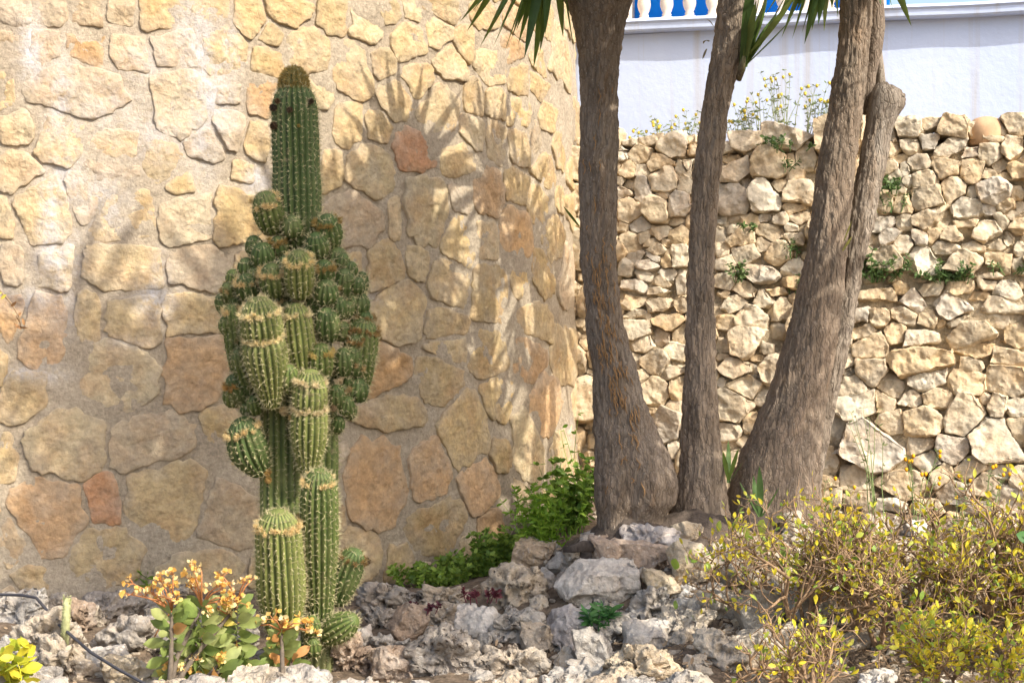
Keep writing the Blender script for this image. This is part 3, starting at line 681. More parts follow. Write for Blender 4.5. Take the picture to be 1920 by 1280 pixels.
Y1, Y2, Y3 = 7.8, 7.95, 8.1
p = at(1180, 985, Y1); t1 = thing('yucca_tree', 'yucca tree with the thickest dark trunk, swollen at its foot, next to the curved wall', 'tree', (p.x, Y1, tz(p.x, Y1)), 'yucca trees in front of the dry stone wall')
p = at(1310, 985, Y2); t2 = thing('yucca_tree', 'yucca tree with the slim straight middle trunk and a leaf tuft high on it', 'tree', (p.x, Y2, tz(p.x, Y2)), 'yucca trees in front of the dry stone wall')
p = at(1450, 975, Y3); t3 = thing('yucca_tree', 'yucca tree leaning to the right with a cut-off second stem behind its trunk', 'tree', (p.x, Y3, tz(p.x, Y3)), 'yucca trees in front of the dry stone wall')
tr1, e1 = trunk_mesh([(-260,1085,1175),(-120,1070,1185),(-40,1050,1192),(0,1058,1186),(50,1077,1175),(100,1083,1168),(200,1087,1163),(300,1085,1160),(400,1085,1158),(500,1088,1158),(560,1094,1163),(600,1098,1168),(650,1104,1180),(700,1110,1195),(750,1112,1209),(800,1113,1230),(850,1112,1254),(900,1111,1272),(940,1112,1270),(970,1116,1245),(1010,1110,1250)],
   Y1, t1.location.z - .15, 'trunk', t1, 21, color=(.285, .225, .17), lobes=((-1.75, .84, .35, .13, -.035), (-1.0, .93, .6, .14, .025), (-2.3, .93, .5, .16, .02), (-1.5, 1.62, .2, .03, -.02), (-1.9, 1.60, .16, .02, .022), (-1.2, 1.42, .14, .025, -.02)))
tr2, e2 = trunk_mesh([(-240,1385,1445),(-60,1352,1420),(0,1345,1411),(60,1340,1406),(130,1328,1388),(160,1322,1378),(200,1315,1369),(300,1302,1355),(400,1292,1345),(500,1288,1341),(600,1287,1341),(700,1283,1345),(800,1278,1350),(880,1271,1358),(940,1257,1364),(985,1252,1370),(1020,1245,1375)],
   Y2, t2.location.z - .12, 'trunk', t2, 41, color=(.375, .295, .22), nth=120)
tr3, e3 = trunk_mesh([(-220,1610,1665),(-60,1580,1640),(0,1575,1636),(50,1571,1633),(100,1567,1628),(150,1560,1624),(200,1552,1618),(300,1535,1606),(400,1520,1598),(500,1504,1588),(600,1480,1576),(700,1453,1562),(750,1435,1553),(800,1411,1546),(850,1386,1542),(900,1369,1540),(940,1358,1538),(985,1348,1540),(1020,1340,1545)],
   Y3, t3.location.z - .12, 'trunk', t3, 61, color=(.295, .225, .165))
st, es = trunk_mesh([(182,1630,1690),(196,1628,1686),(215,1624,1680),(250,1620,1671),(300,1612,1663),(400,1588,1644),(500,1572,1621),(600,1555,1604),(700,1535,1584),(800,1510,1563),(900,1490,1545),(960,1480,1540),(1000,1470,1545)],
   Y3 + .06, t3.location.z - .1, 'cut_stem', t3, 81, color=(.345, .295, .24), nth=100)
# sawn top of the cut stem and the second shoot that bends down behind it
b = MB(); q = [at(x, y, Y3 + .055) for (x, y) in ((1640, 290), (1643, 270), (1646, 250), (1649, 232), (1653, 216), (1658, 202), (1663, 190), (1668, 180), (1673, 172))]
b.tube(q, [.052, .055, .057, .060, .066, .072, .076, .076, .068], 40, cap=False); vv = np.concatenate(b.v); ax_ = np.array([tuple(q[k // 40]) for k in range(len(vv))]); nn_ = vv - ax_
b.v = [vv + nn_ * (fbm(vv * np.array([40, 40, 18]), 4, 6, .65) * .16 + vnoise(vv * 16, 2) * .08)[:, None]]; b.build('sawn_collar', M_BARK, t3, color=(.36, .32, .275))
e = q[-1]; ax_ = (q[-1] - q[-2]).normalized(); A_ = frame_of0(ax_); b = MB(); rr_ = random.Random(5); ring_ = []
for (R_, h_) in ((.069, -.006), (.058, .012), (.036, .003), (.016, .008)): ring_ += [tuple(e + A_ @ Vector((R_ * (1 + rr_.uniform(-.08, .08)) * math.cos(6.283 * k / 24), R_ * math.sin(6.283 * k / 24), h_ + rr_.uniform(-.005, .005)))) for k in range(24)]
b.add(ring_ + [tuple(e + ax_ * .002)], [(m_ * 24 + k, m_ * 24 + (k + 1) % 24, m_ * 24 + 24 + (k + 1) % 24, m_ * 24 + 24 + k) for m_ in range(3) for k in range(24)] + [(72 + k, 72 + (k + 1) % 24, 96) for k in range(24)])
b.build('sawn_face', M_BARK, t3, color=(.30, .27, .235), smooth=False)
b = MB(); q = [at(x, y, Y3 + .10) for (x, y) in ((1640, -60), (1643, 10), (1644, 50), (1640, 95), (1632, 140), (1627, 180), (1622, 215))]
b.tube(q, [.030, .034, .037, .033, .026, .03, .02], 14); b.build('side_shoot', M_BARK, t3, color=(.24, .19, .15))
b = MB(); q = [at(x, y, Y3 + .13) for (x, y) in ((1648, 95), (1650, 130), (1652, 175), (1655, 215))]; b.tube(q, [.014, .02, .026, .024], 10); b.build('side_shoot', M_BARK, t3, color=(.36, .32, .27))
# frayed bark strands hanging on the thick trunk
mb = MB(); r = random.Random(4)
for i in range(140):
    g = r.random(); py = r.uniform(470, 780) if g < .7 else r.uniform(150, 950); z0 = CAMZ - (py - CY) / F * Y1
    X, Yc, R = e1(z0); a = r.gauss(-1.62, .28 if g < .7 else .6); L = r.uniform(.02, .08); pts = []
    for k in range(5):
        zz2 = z0 - L * k / 4; X, Yc, R = e1(zz2); rr = R + .004 + r.uniform(0, .012) ; aa = a + r.uniform(-.06, .06)
        pts.append((X + rr * math.cos(aa), Yc + rr * math.sin(aa), zz2))
    mb.tube(pts, [.0012, .003, .003, .0025, .0008], 4, cap=False)
mb.build('bark_fibres', M_FIBRE, t1, kind='stuff')
for (x, y, Y, tr) in ((1110, 640, Y1 - .13, t1), (1150, 735, Y1 - .14, t1), (1330, 100, Y2 - .02, t2), (1470, 190, Y2, t2)):
    pass
# root plate under the trunks
rx = np.arange(-.0, 1.55, .02); ry = np.arange(7.15, 8.5, .02); RX, RY = np.meshgrid(rx, ry); RX, RY = RX.ravel(), RY.ravel(); tzv = terr(RX, RY); bmp_ = np.zeros(len(RX))
for (px, py, Y, sx, sy, hh) in ((1165, 990, 7.68, .25, .24, .12), (1300, 990, 7.82, .22, .22, .11), (1450, 985, 7.95, .26, .22, .10)):
    c = at(px, py, Y); bmp_ = np.maximum(bmp_, hh * np.exp(-((RX - c.x) / sx) ** 2 - ((RY - Y) / sy) ** 2))
q = np.column_stack([RX, RY, tzv]); zr = tzv - .035 + bmp_ + (fbm(q * 14, 4, 5, .6) * .014 - np.abs(fbm(q * np.array([20, 8, 8]), 3, 6)) * .014) * np.clip(bmp_ * 14, 0, 1)
idx = np.arange(len(RX)).reshape(len(ry), len(rx)); fc = np.stack([idx[:-1, :-1], idx[:-1, 1:], idx[1:, 1:], idx[1:, :-1]], -1).reshape(-1, 4); fc = fc[bmp_[fc].max(1) > .012]
o = obj('root_mound', mesh('root_mound', np.column_stack([RX, RY, zr]), fc), plain('root_wood', (.10, .078, .062), rough=.95, var=.35, scale=28, bmp=.8, bdist=.015)); tag(o, 'dark mound of roots and soil from which the three yucca trunks rise', 'root mound')

def head_for(px, py, dY, wall='tower'):
    "where a rosette must stand for the sun to throw its shadow onto the wall point seen at (px, py)"
    w = tower_hit(px, py)[2] if wall == 'tower' else dry_hit(px, py)[2]
    return w + SUN * (dY / -SUN.y)
TOP1 = Vector((e1(3.45)[0], Y1, 3.5)); TOP2 = Vector((e2(3.4)[0], Y2, 3.48)); TOP3 = Vector((e3(3.4)[0], Y3, 3.42))
hs = [(t1, TOP1, head_for(752, 400, .80), (-.2, -.3, .2), 34, .36, 2.0), (t1, TOP1, head_for(640, 480, 1.0), (-.6, .0, .8), 44, .50, 2.0),
      (t2, TOP2, TOP2 + Vector((.16, -.1, .35)), (.2, -.1, 1), 44, .5, 1.9), (t3, TOP3, TOP3 + Vector((-.12, -.1, .30)), (-.1, -.1, 1), 44, .5, 1.9),
      (t3, TOP3, TOP3 + Vector((.35, .0, .34)), (.5, 0, .8), 40, .5, 1.8), (t3, TOP3, head_for(1290, 400, 1.25, 'dry'), (.5, .2, .8), 30, .48, 1.6)]
for i, (t, top, c, ax, n, L, sp) in enumerate(hs):
    mid = top.lerp(c, .5) + Vector((0, 0, .08)); branch(t, [top + Vector((0, 0, -.14)), mid, c], .07, .045)
    leaf_head(t, c, ax, n, L, sp, 100 + i)
# the rosettes whose spiky shadows stand out on the curved wall, blade by blade
TAPER = []; TF = []
for i in range(8):
    t = i / 7; w = .5 * (1 - t ** 1.4) + .004; TAPER += [(-w * .3, -w, t), (0, 0, t), (-w * .3, w, t)]
    if i < 7: TF += [(3 * i, 3 * i + 1, 3 * i + 4, 3 * i + 3), (3 * i + 1, 3 * i + 2, 3 * i + 5, 3 * i + 4)]
def fan(tree, base, dY, tips, wd=.05):
    mb = MB(); c = head_for(*base, dY); r = random.Random(int(base[0])); top = {t1: TOP1, t2: TOP2, t3: TOP3}.get(tree, Vector((2.25, 5.1, 2.9))); branch(tree, [top + Vector((0, 0, -.1)), top.lerp(c, .5) + Vector((.02, 0, .03)), c], .06, .035)
    for (px, py) in tips:
        for _ in range(1):
            t = head_for(px, py, dY + r.uniform(-.08, .08)); d = t - c; L = d.length; y = d.cross(SUN).normalized(); z = d.normalized(); x = y.cross(z); M = Matrix.Translation(c) @ Matrix(((x.x, y.x, z.x), (x.y, y.y, z.y), (x.z, y.z, z.z))).to_4x4() @ Matrix.Diagonal((.3, wd, L, 1))
            mb.add([tuple(M @ Vector(x)) for x in TAPER], TF)
    mb.build('leaf_head', M_LEAF, tree, kind='stuff', color=LEAFC[0])
# blades hanging into the picture
def blades(tree, Y, lst, wf=1.0, k=None, cols=None):
    for (bx, by, tx, ty) in lst:
        dy = random.uniform(-.12, .12)
        put_leaf(tree, at(bx, by, Y), at(tx, ty, Y + dy), wf, random.choice((0, 1)) if k is None else k, random.choice(cols) if cols else None)
blades(t1, Y1 - .12, [(1010,-150,862,42),(1015,-140,900,88),(1020,-135,922,94),(1022,-140,946,97),(1025,-135,972,83),(1028,-135,968,58),(1032,-130,1000,130),(1036,-130,1022,66),(1040,-130,1056,72),(1046,-130,1077,99),(1015,-150,885,22),(1020,-140,958,76),(1034,-130,1010,60),(1025,-150,925,40),(1030,-130,990,88),(1000,-150,875,60),(1012,-150,912,66),(1020,-130,935,60),(1030,-130,983,110),(1038,-130,1012,100)], .8, 0)
blades(t2, Y2 - .07, [(1392,132,1412,-60),(1393,132,1445,-40),(1395,128,1474,10),(1394,130,1428,-30),(1397,118,1440,62),(1396,122,1458,22),(1398,112,1500,-20),(1396,126,1408,-20),(1392,120,1400,20),(1396,124,1490,30),(1394,120,1440,-10),(1398,116,1455,44),(1394,128,1418,0),(1398,120,1480,-20)], 1.1, 0)
blades(t2, Y2 - .1, [(1338,50,1328,28),(1330,78,1316,66),(1325,92,1318,106)], 1.6, 3, [(.2, .17, .1)])
blades(t3, Y3 - .1, [(1560,-150,1508,84),(1550,-150,1452,52),(1545,-150,1478,44),(1552,-150,1492,26),(1560,-150,1534,48),(1555,-150,1503,64),(1565,-150,1571,34),(1540,-150,1428,40),(1545,-155,1465,72),(1640,-140,1709,50),(1635,-140,1675,22),(1550,-160,1440,20),(1560,-150,1520,40),(1632,-140,1652,12),(1540,-140,1470,30),(1545,-140,1515,20),(1550,-140,1545,60),(1538,-150,1450,20),(1560,-140,1560,20),(1545,-150,1485,74),(1552,-150,1522,58)], 1.0, 0)
b = MB(); b.tube([at(1385, 150, Y2 - .03), at(1391, 128, Y2 - .07), at(1396, 105, Y2 - .08)], [.012, .017, .012], 10); b.build('shoot_base', M_BARK, t2, color=(.25, .24, .10))
blades(t1, Y1 - .05, [(1086,424,1056,386),(1086,422,1066,398)], 1.3); blades(t3, Y3 - .13, [(1582,452,1596,412),(1580,470,1598,440)], .8, 1, [(.26, .25, .06)])
# young shoots at the foot of the trunks
pup = thing('yucca_shoot', 'small upright tuft of yucca leaves at the foot of the leaning trunk', 'plant', at(1425, 965, 7.72))
blades(pup, 7.70, [(1424,968,1386,902),(1424,968,1412,890),(1426,968,1424,872),(1428,968,1461,912),(1426,968,1440,930),(1422,968,1400,925)], 1.35, 0, [(.13, .22, .06), (.10, .18, .05)])
pup = thing('yucca_shoot', 'narrow leafy yucca shoot squeezed between the middle and leaning trunks', 'plant', at(1366, 905, 7.85))
blades(pup, 7.85, [(1366,905,1368,822),(1366,900,1384,838),(1366,900,1354,842),(1367,905,1392,862),(1366,905,1360,860)], 1.2, 1, [(.16, .24, .05), (.10, .18, .04)])

# a further, many-headed yucca standing out of the picture to the right: its crown shades the wall and the cactus
t4 = thing('yucca_tree', 'many-headed yucca whose crown overhangs the rockery', 'tree', (2.35, 5.1, tz(2.35, 5.1)), 'yucca trees beside the rockery')
stem_top = Vector((2.25, 5.1, 2.9)); branch(t4, [Vector((2.35, 5.1, -.1)), Vector((2.4, 5.1, 1.5)), stem_top], .16, .12)
CAN = [(430,570,2.3),(470,640,2.35),(600,640,2.0),(690,700,1.9),(560,800,2.25),(400,800,2.4),(300,930,2.5),(180,760,2.7),(650,900,2.1),(470,960,2.5),(240,1030,2.7),(780,830,1.7),(880,960,1.6),(720,980,2.0),(60,1060,2.9),(700,560,1.8),(560,480,2.1),(820,700,1.5),(640,800,2.0),(520,720,2.3),(330,760,2.6),(420,660,2.4),(360,1040,2.6),(560,1040,2.4),(150,980,2.8),(860,1040,1.7),(920,820,1.5),(140,620,2.8),(690,420,1.8),(790,470,1.5),(830,620,1.5),(850,760,1.6),(900,900,1.5)]
def clear_of_view(c, Lm=170):
    while in_frame(c, Lm): c = c + SUN * .08
    return c
PT = [clear_of_view(head_for(*a)) for a in CAN] + [at(x, y, Y) + SUN * k for (x, y, Y, k) in ((1130,420,7.65,3.0),(1150,620,7.65,2.9),(1160,820,7.65,3.1),(1320,330,7.8,2.7),(1310,620,7.8,2.9),(1310,850,7.8,3.1),(1500,560,7.95,2.8),(1450,800,7.95,3.0),(830,1200,7.2,4.1),(960,1160,7.3,4.0),(720,1160,7.2,4.2),(550,200,6.9,2.6),(550,330,6.9,2.7),(650,540,6.9,2.6),(660,690,6.9,2.8))]
for i, c in enumerate(PT):
    mid = stem_top.lerp(c, .55) + Vector((0, 0, -.15))
    branch(t4, [stem_top + Vector((0, 0, -.05)), mid, c], .06, .03); leaf_head(t4, c, (c - stem_top).normalized() + Vector((0, 0, .8)), 40 if i < len(PT) - 4 else 32, .46 if i < len(PT) - 4 else .27, 2.2, 300 + i, 1.05)
fan(t1, (752, 350), .76, [(668,112),(690,150),(638,200),(720,98),(746,100),(792,118),(812,150),(868,165),(884,215),(910,280),(915,345),(632,300)], .085)
fan(t2, (985, 520), 1.2, [(915,440),(940,405),(958,388),(985,392),(1010,372),(1030,385),(1052,400),(1062,440),(900,500),(1068,490),(905,560),(970,420),(1040,440)])
fan(t4, (1000, 730), 2.0, [(930,640),(955,600),(985,590),(1015,600),(1045,620),(1062,660),(905,700),(1070,720),(940,680),(1030,640)])
# ------------------------------------------------------------------ columnar cactus
def cactus_mat():
    m = NT('cactus_skin'); p = m.pos()
    c = m.mix(m.attr('rib'), (.035, .06, .016), m.ocol())  # groove shade between the ribs is painted into the colour
    c = m.mix(m.rng(m.noise(p, 9, 4, .6), .48, .78, 0, .42), c, (.22, .215, .09))
    c = m.mix(m.rng(m.noise(m.vadd(p, (4, 8, 2)), 14, 5, .7), .62, .72, 0, .7), c, (.30, .245, .15))
    c = m.mix(1.0, c, m.mix(m.rng(m.noise(p, 40, 4, .6), .3, .7), (.8, .8, .8), (1.2, 1.2, 1.2)), 'MULTIPLY')
    m.col(c); m.b.inputs['Roughness'].default_value = .6; m.b.inputs['Specular IOR Level'].default_value = .3
    m.nrm(m.bump(m.noise(p, 70, 4, .6), .3, .004)); return m.m
M_CAC = cactus_mat()
M_SPINE = plain('straw_spine', (.62, .55, .36), rough=.6, var=.2, trans=.2, useobj=True)
M_WOOL = plain('tan_wool', (.7, .5, .2), rough=.95, var=.3, scale=60, trans=.25, useobj=True)
CY0 = 7.0
bz = at(592, 1290, CY0); cact = thing('columnar_cactus', 'tall ribbed columnar cactus crowded with round offsets in front of the curved wall', 'cactus', (bz.x, CY0, tz(bz.x, CY0)))
KL = Vector(cact.location)
def hairs(rg, P, D, L, w):
    "thin triangles at P along D"
    n = len(P); s = np.cross(D, rg.normal(size=(n, 3))); s /= np.linalg.norm(s, axis=1)[:, None] + 1e-9
    v = np.stack([P - s * w, P + s * w, P + D * L[:, None]], 1).reshape(-1, 3)
    return v, np.arange(3 * n, dtype=np.int32).reshape(-1, 3)
def stem(name, bx, by, tx, ty, wpx, d=0.0, ribs=None, ring=None, wool=0, col=(.17, .21, .065), b0=.55, bend=0.0, shape=2.2, spines=1.0, mx=.5, woolc=(.74, .58, .30), tipd=0.0):
    B, T = np.array(at(bx, by, CY0 - d)), np.array(at(tx, ty, CY0 - d - tipd)); L = np.linalg.norm(T - B); R = wpx / 2 / F * CY0
    n = ribs or int(np.clip(round(wpx * .25), 10, 22)); rg = np.random.default_rng(int(bx * 7 + ty * 13))
    K = 6; na = n * K; ns = int(np.clip(L / .012, 16, 110))
    s = 1 - (1 - np.linspace(0, 1, ns)) ** 1.25
    axis = (T - B) / L; side = np.array([axis[2], 0, -axis[0]]); side /= np.linalg.norm(side); fw = np.cross(axis, side)
    dome = min(.6, R * 1.6 / L)
    f = np.where(s < mx, b0 + (1 - b0) * np.sin(np.clip(s / mx, 0, 1) * np.pi / 2), 1 - .07 * np.clip((s - mx) / (1 - mx), 0, 1))
    f = f * np.clip(1 - np.clip((s - (1 - dome)) / dome, 0, 1) ** shape, 0, 1) ** (1 / 2.2)
    f = f * np.sqrt(np.clip(s / .02, .2, 1)); f = f + fbm(np.column_stack([s * L * 9, s * 0 + bx, s * 0 + ty]), 2, 4) * .03 * (f > .2)
    if ring: 
        for (rs, amt) in ring: f = f * (1 - amt * np.exp(-((s - rs) / .03) ** 2))
    th = np.linspace(0, 2 * np.pi, na, endpoint=False); TH, SI = np.meshgrid(th, np.arange(ns)); TH, SI = TH.ravel(), SI.ravel()
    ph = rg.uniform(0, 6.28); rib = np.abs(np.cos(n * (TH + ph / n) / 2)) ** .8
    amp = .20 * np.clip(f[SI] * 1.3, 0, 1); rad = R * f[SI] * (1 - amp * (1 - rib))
    ctr = B + s[:, None] * (T - B) + (np.sin(s * np.pi) * bend * L)[:, None] * side
    v = ctr[SI] + rad[:, None] * (np.cos(TH)[:, None] * side + np.sin(TH)[:, None] * fw)
    idx = np.arange(ns * na).reshape(ns, na); nx_ = np.roll(idx, -1, 1)
    fc = np.stack([idx[:-1], nx_[:-1], nx_[1:], idx[1:]], -1).reshape(-1, 4)
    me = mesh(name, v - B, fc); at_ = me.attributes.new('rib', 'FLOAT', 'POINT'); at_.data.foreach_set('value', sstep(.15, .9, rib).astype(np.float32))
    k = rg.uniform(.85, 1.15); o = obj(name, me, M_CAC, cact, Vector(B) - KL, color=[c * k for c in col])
    # areoles and spines on the ribs
    gap = .021; m_ = max(3, int(L / gap)); ss = (np.arange(m_) + .5) / m_; P, D, LL = [], [], []
    for k_ in range(n):
        t = (2 * np.pi * k_ - ph) / n; o_ = np.cos(t) * side + np.sin(t) * fw
        for sv in ss + rg.uniform(-.2, .2) / m_:
            fr = np.interp(sv, s, f); c_ = B + sv * (T - B) + math.sin(sv * math.pi) * bend * L * side
            tipn = max(0, (sv - (1 - dome)) / dome)
            nn = o_ * (1 - .8 * tipn ** 2) + axis * (.1 + tipn ** 2); nn = nn / np.linalg.norm(nn)
            p0 = c_ + R * fr * o_ * 1.0
            for _ in range(6):
                dd = nn * rg.uniform(.4, 1.1) + rg.normal(size=3) * .55; P.append(p0); D.append(dd / np.linalg.norm(dd)); LL.append(rg.uniform(.008, .028) * spines)
            for _ in range(2): P.append(p0 + nn * .001); D.append(nn + rg.normal(size=3) * .9); LL.append(.0055)
    P, D, LL = np.array(P), np.array(D), np.array(LL); w = np.where(LL < .006, .0018, .0009)[:, None]
    vv, ff = hairs(rg, P, D, LL, w); so = obj('spines', mesh('spines', vv - B, ff, False), M_SPINE, o, kind='stuff', color=(.54, .49, .29))
    if wool:
        sv_list = [1 - dome * .42] if wool == 1 else []
        if ring: sv_list += [r_[0] for r_ in ring]
        P, D, LL = [], [], []
        for j, sv in enumerate(sv_list):
            fr = np.interp(sv, s, f) * 1.05; c_ = B + sv * (T - B) + math.sin(sv * math.pi) * bend * L * side
            nclump = max(9, int(R * 2 * math.pi / .016))
            for q in range(nclump):
                t = 2 * math.pi * (q + rg.uniform(-.3, .3)) / nclump; o_ = math.cos(t) * side + math.sin(t) * fw
                if wool == 1 and j == 0 and rg.random() < .3: continue
                pc = c_ + o_ * R * fr + axis * rg.uniform(-.009, .009); sz = rg.uniform(.010, .017)
                for _ in range(80):
                    dd = rg.normal(size=3); dd = dd / np.linalg.norm(dd); dd = dd + o_ * .45 + axis * .7; dd /= np.linalg.norm(dd)
                    P.append(pc + rg.normal(size=3) * .004); D.append(dd); LL.append(sz * rg.uniform(.6, 1.25))
        if wool == 3 or wool == 4:     # whole woolly cap
            for _ in range(2200):
                t = rg.uniform(0, 6.28); sv = 1 - rg.random() * dome * 1.2; fr = np.interp(sv, s, f); o_ = math.cos(t) * side + math.sin(t) * fw
                P.append(B + sv * (T - B) + o_ * R * fr); dd = o_ + axis * .5 + rg.normal(size=3) * .5; D.append(dd / np.linalg.norm(dd)); LL.append(rg.uniform(.008, .016))
        if P:
            P, D, LL = np.array(P), np.array(D), np.array(LL); vv, ff = hairs(rg, P, D, LL, .0013)
            obj('wool_crown', mesh('wool_crown', vv - B, ff, False), M_WOOL, o, color=woolc)
    return o
LIT, SHADED, SUNLIT = (.118, .155, .042), (.074, .112, .032), (.178, .20, .06)  # sun and shade painted into the skin colour, stem by stem
stem('stem', 560, 470, 551, 152, 93, 0, ribs=22, wool=0, col=SHADED, b0=.80, mx=.35, shape=2.6)
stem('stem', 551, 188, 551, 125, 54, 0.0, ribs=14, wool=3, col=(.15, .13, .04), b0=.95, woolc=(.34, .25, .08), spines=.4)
stem('stem', 572, 800, 558, 440, 115, -.04, ribs=20, col=SHADED, b0=.85)
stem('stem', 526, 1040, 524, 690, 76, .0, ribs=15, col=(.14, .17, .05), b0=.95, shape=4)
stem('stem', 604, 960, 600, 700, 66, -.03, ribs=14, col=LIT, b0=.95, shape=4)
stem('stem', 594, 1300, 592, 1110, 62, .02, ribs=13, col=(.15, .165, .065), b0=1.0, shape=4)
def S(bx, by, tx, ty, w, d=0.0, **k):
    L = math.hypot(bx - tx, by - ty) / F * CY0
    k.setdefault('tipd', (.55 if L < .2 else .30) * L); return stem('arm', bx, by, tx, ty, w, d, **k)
S(532, 1195, 520, 955, 92, .13, wool=1, col=SUNLIT, b0=.6, mx=.42)
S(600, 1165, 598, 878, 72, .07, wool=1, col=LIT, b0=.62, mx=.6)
S(578, 892, 582, 692, 68, .11, ring=[(.64, .16)], wool=1, col=SUNLIT, b0=.35, mx=.45, woolc=(.75, .64, .40))
S(512, 768, 483, 556, 82, .17, ring=[(.64, .2)], wool=1, col=SUNLIT, b0=.28, mx=.5, woolc=(.84, .72, .42))
S(568, 700, 553, 568, 60, .14, wool=1, col=SUNLIT, b0=.6, woolc=(.78, .68, .40))
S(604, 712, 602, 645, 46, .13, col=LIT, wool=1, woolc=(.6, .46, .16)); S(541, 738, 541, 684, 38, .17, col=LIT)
S(494, 893, 450, 782, 74, .07, wool=1, col=SHADED, b0=.4, bend=-.06, mx=.5); S(470, 762, 432, 704, 46, .04, wool=1, col=SHADED, woolc=(.5, .3, .1))
S(446, 700, 432, 570, 38, .05, wool=1, col=LIT, b0=.7); S(474, 745, 444, 655, 38, .06, col=LIT); S(424, 590, 411, 552, 30, .02, col=SHADED)
S(514, 440, 493, 360, 58, .05, wool=1, col=LIT, b0=.55); S(550, 445, 547, 404, 40, .09, col=SHADED); S(620, 470, 612, 402, 54, .03, wool=1, col=SHADED, woolc=(.36, .25, .08))
S(600, 485, 591, 436, 46, .08, col=SHADED); S(632, 508, 632, 464, 42, .03, col=SHADED); S(480, 482, 474, 442, 36, .03, col=SHADED); S(495, 503, 492, 456, 46, .09, col=SHADED)
S(526, 480, 520, 443, 38, .07, wool=1, col=SHADED, woolc=(.4, .28, .1)); S(465, 518, 460, 484, 36, .06, col=SHADED); S(563, 560, 559, 470, 56, .16, wool=1, col=SUNLIT, b0=.6, woolc=(.82, .68, .36))
S(516, 558, 507, 495, 50, .14, wool=1, col=LIT); S(606, 534, 608, 488, 44, .10, wool=1, col=SHADED, woolc=(.4, .28, .1)); S(468, 563, 460, 514, 46, .09, wool=1, col=SHADED)
S(612, 571, 612, 526, 46, .14, col=SHADED); S(645, 563, 647, 504, 44, .06, col=SHADED); S(674, 558, 679, 510, 30, .0, col=SHADED); S(637, 598, 634, 557, 38, .10, col=SHADED)
S(616, 640, 612, 578, 50, .13, col=SHADED); S(660, 593, 660, 550, 34, .05, col=SHADED); S(683, 625, 686, 584, 36, .04, wool=1, col=SHADED, woolc=(.3, .2, .08)); S(666, 726, 684, 596, 64, .02, wool=1, col=LIT, b0=.4, woolc=(.35, .23, .09))
S(676, 745, 692, 655, 34, .0, col=LIT, b0=.4); S(646, 704, 643, 653, 40, .10, col=SHADED); S(632, 764, 630, 722, 34, .11, col=SHADED); S(655, 733, 654, 704, 24, .07, col=SHADED)
S(650, 785, 664, 758, 26, .06, col=SHADED); S(630, 812, 637, 780, 28, .07, col=SHADED); S(480, 778, 474, 742, 32, .09, col=LIT); S(464, 778, 458, 756, 24, .07, col=SHADED)
S(440, 580, 440, 545, 30, .04, col=SHADED); S(452, 545, 448, 515, 28, .02, col=SHADED); S(628, 1135, 668, 1028, 56, .04, wool=1, col=SHADED, b0=.45, woolc=(.3, .2, .08)); S(604, 1196, 668, 1158, 54, .08, col=LIT)
S(586, 1190, 584, 1155, 34, .14, col=LIT); S(588, 1230, 586, 1196, 34, .12, col=LIT); S(600, 600, 588, 545, 40, .08, col=SHADED); S(545, 610, 540, 565, 42, .08, wool=1, col=SHADED)
S(665, 660, 668, 628, 30, .1, col=SHADED, wool=1, woolc=(.34, .22, .09)); S(540, 540, 533, 480, 36, .08, col=SHADED); S(580, 505, 578, 462, 36, .07, col=SHADED); S(690, 640, 692, 608, 26, .0, col=SHADED)
rp = random.Random(21)
for (x, y) in ((655,505),(668,535),(590,515),(622,545),(650,580),(672,570),(640,620),(662,612),(625,690),(668,690),(660,668),(585,640),(642,735),(668,730),(648,760),(620,745),(600,455),(640,490),(440,520),(430,545),(480,515),(448,600),(425,610),(455,640),(440,740),(500,520),(575,590),(600,670)):
    w = rp.uniform(26, 42); S(x + rp.uniform(-4, 4), y + w * .55, x + (4 if x > 560 else -4), y - w * .5, w, rp.uniform(.04, .09), col=SHADED if x > 560 else LIT, wool=1 if rp.random() < .25 else 0, woolc=(.45, .33, .15))
def bud(px, py, d, r, col, n=420):
    rg = np.random.default_rng(int(px)); c = np.array(at(px, py, CY0 - d)); dd = rg.normal(size=(n, 3)); dd /= np.linalg.norm(dd, axis=1)[:, None]
    vv, ff = hairs(rg, c + dd * r * .35, dd, rg.uniform(.6, 1.1, n) * r * .8, .0018)
    e, f = ico(2); core = e * r * .62 * (1 + fbm(e * 3 + px, 2, 3)[:, None] * .2) + c
    v = np.vstack([vv, core]); obj('dried_bud', mesh('dried_bud', v - c, np.vstack([ff, f + len(vv)]), False), M_WOOL, cact, Vector(c) - KL, color=col)
for a in ((512, 202, .07, .016, (.09, .065, .045)), (513, 236, .07, .016, (.11, .07, .04)), (543, 206, .1, .013, (.12, .085, .05)), (583, 190, .06, .012, (.10, .07, .04)), (520, 190, .09, .012, (.16, .1, .05)), (560, 236, .1, .007, (.35, .26, .08)),
          (629, 981, .13, .022, (.62, .55, .38)), (500, 884, .10, .020, (.40, .26, .09)), (503, 900, .1, .014, (.42, .28, .1)), (688, 1052, .07, .016, (.14, .10, .06)), (565, 592, .19, .013, (.5, .36, .1)), (708, 632, .02, .018, (.28, .19, .07)), (534, 625, .17, .018, (.42, .34, .2)),
          (533, 770, .18, .020, (.50, .40, .22)), (548, 783, .19, .017, (.48, .36, .16)), (605, 770, .16, .018, (.3, .26, .2)), (625, 765, .15, .014, (.32, .24, .14)), (560, 565, .1, .02, (.34, .26, .16)), (560, 970, .14, .018, (.40, .26, .1)), (493, 988, .13, .012, (.5, .34, .14))): bud(*a)
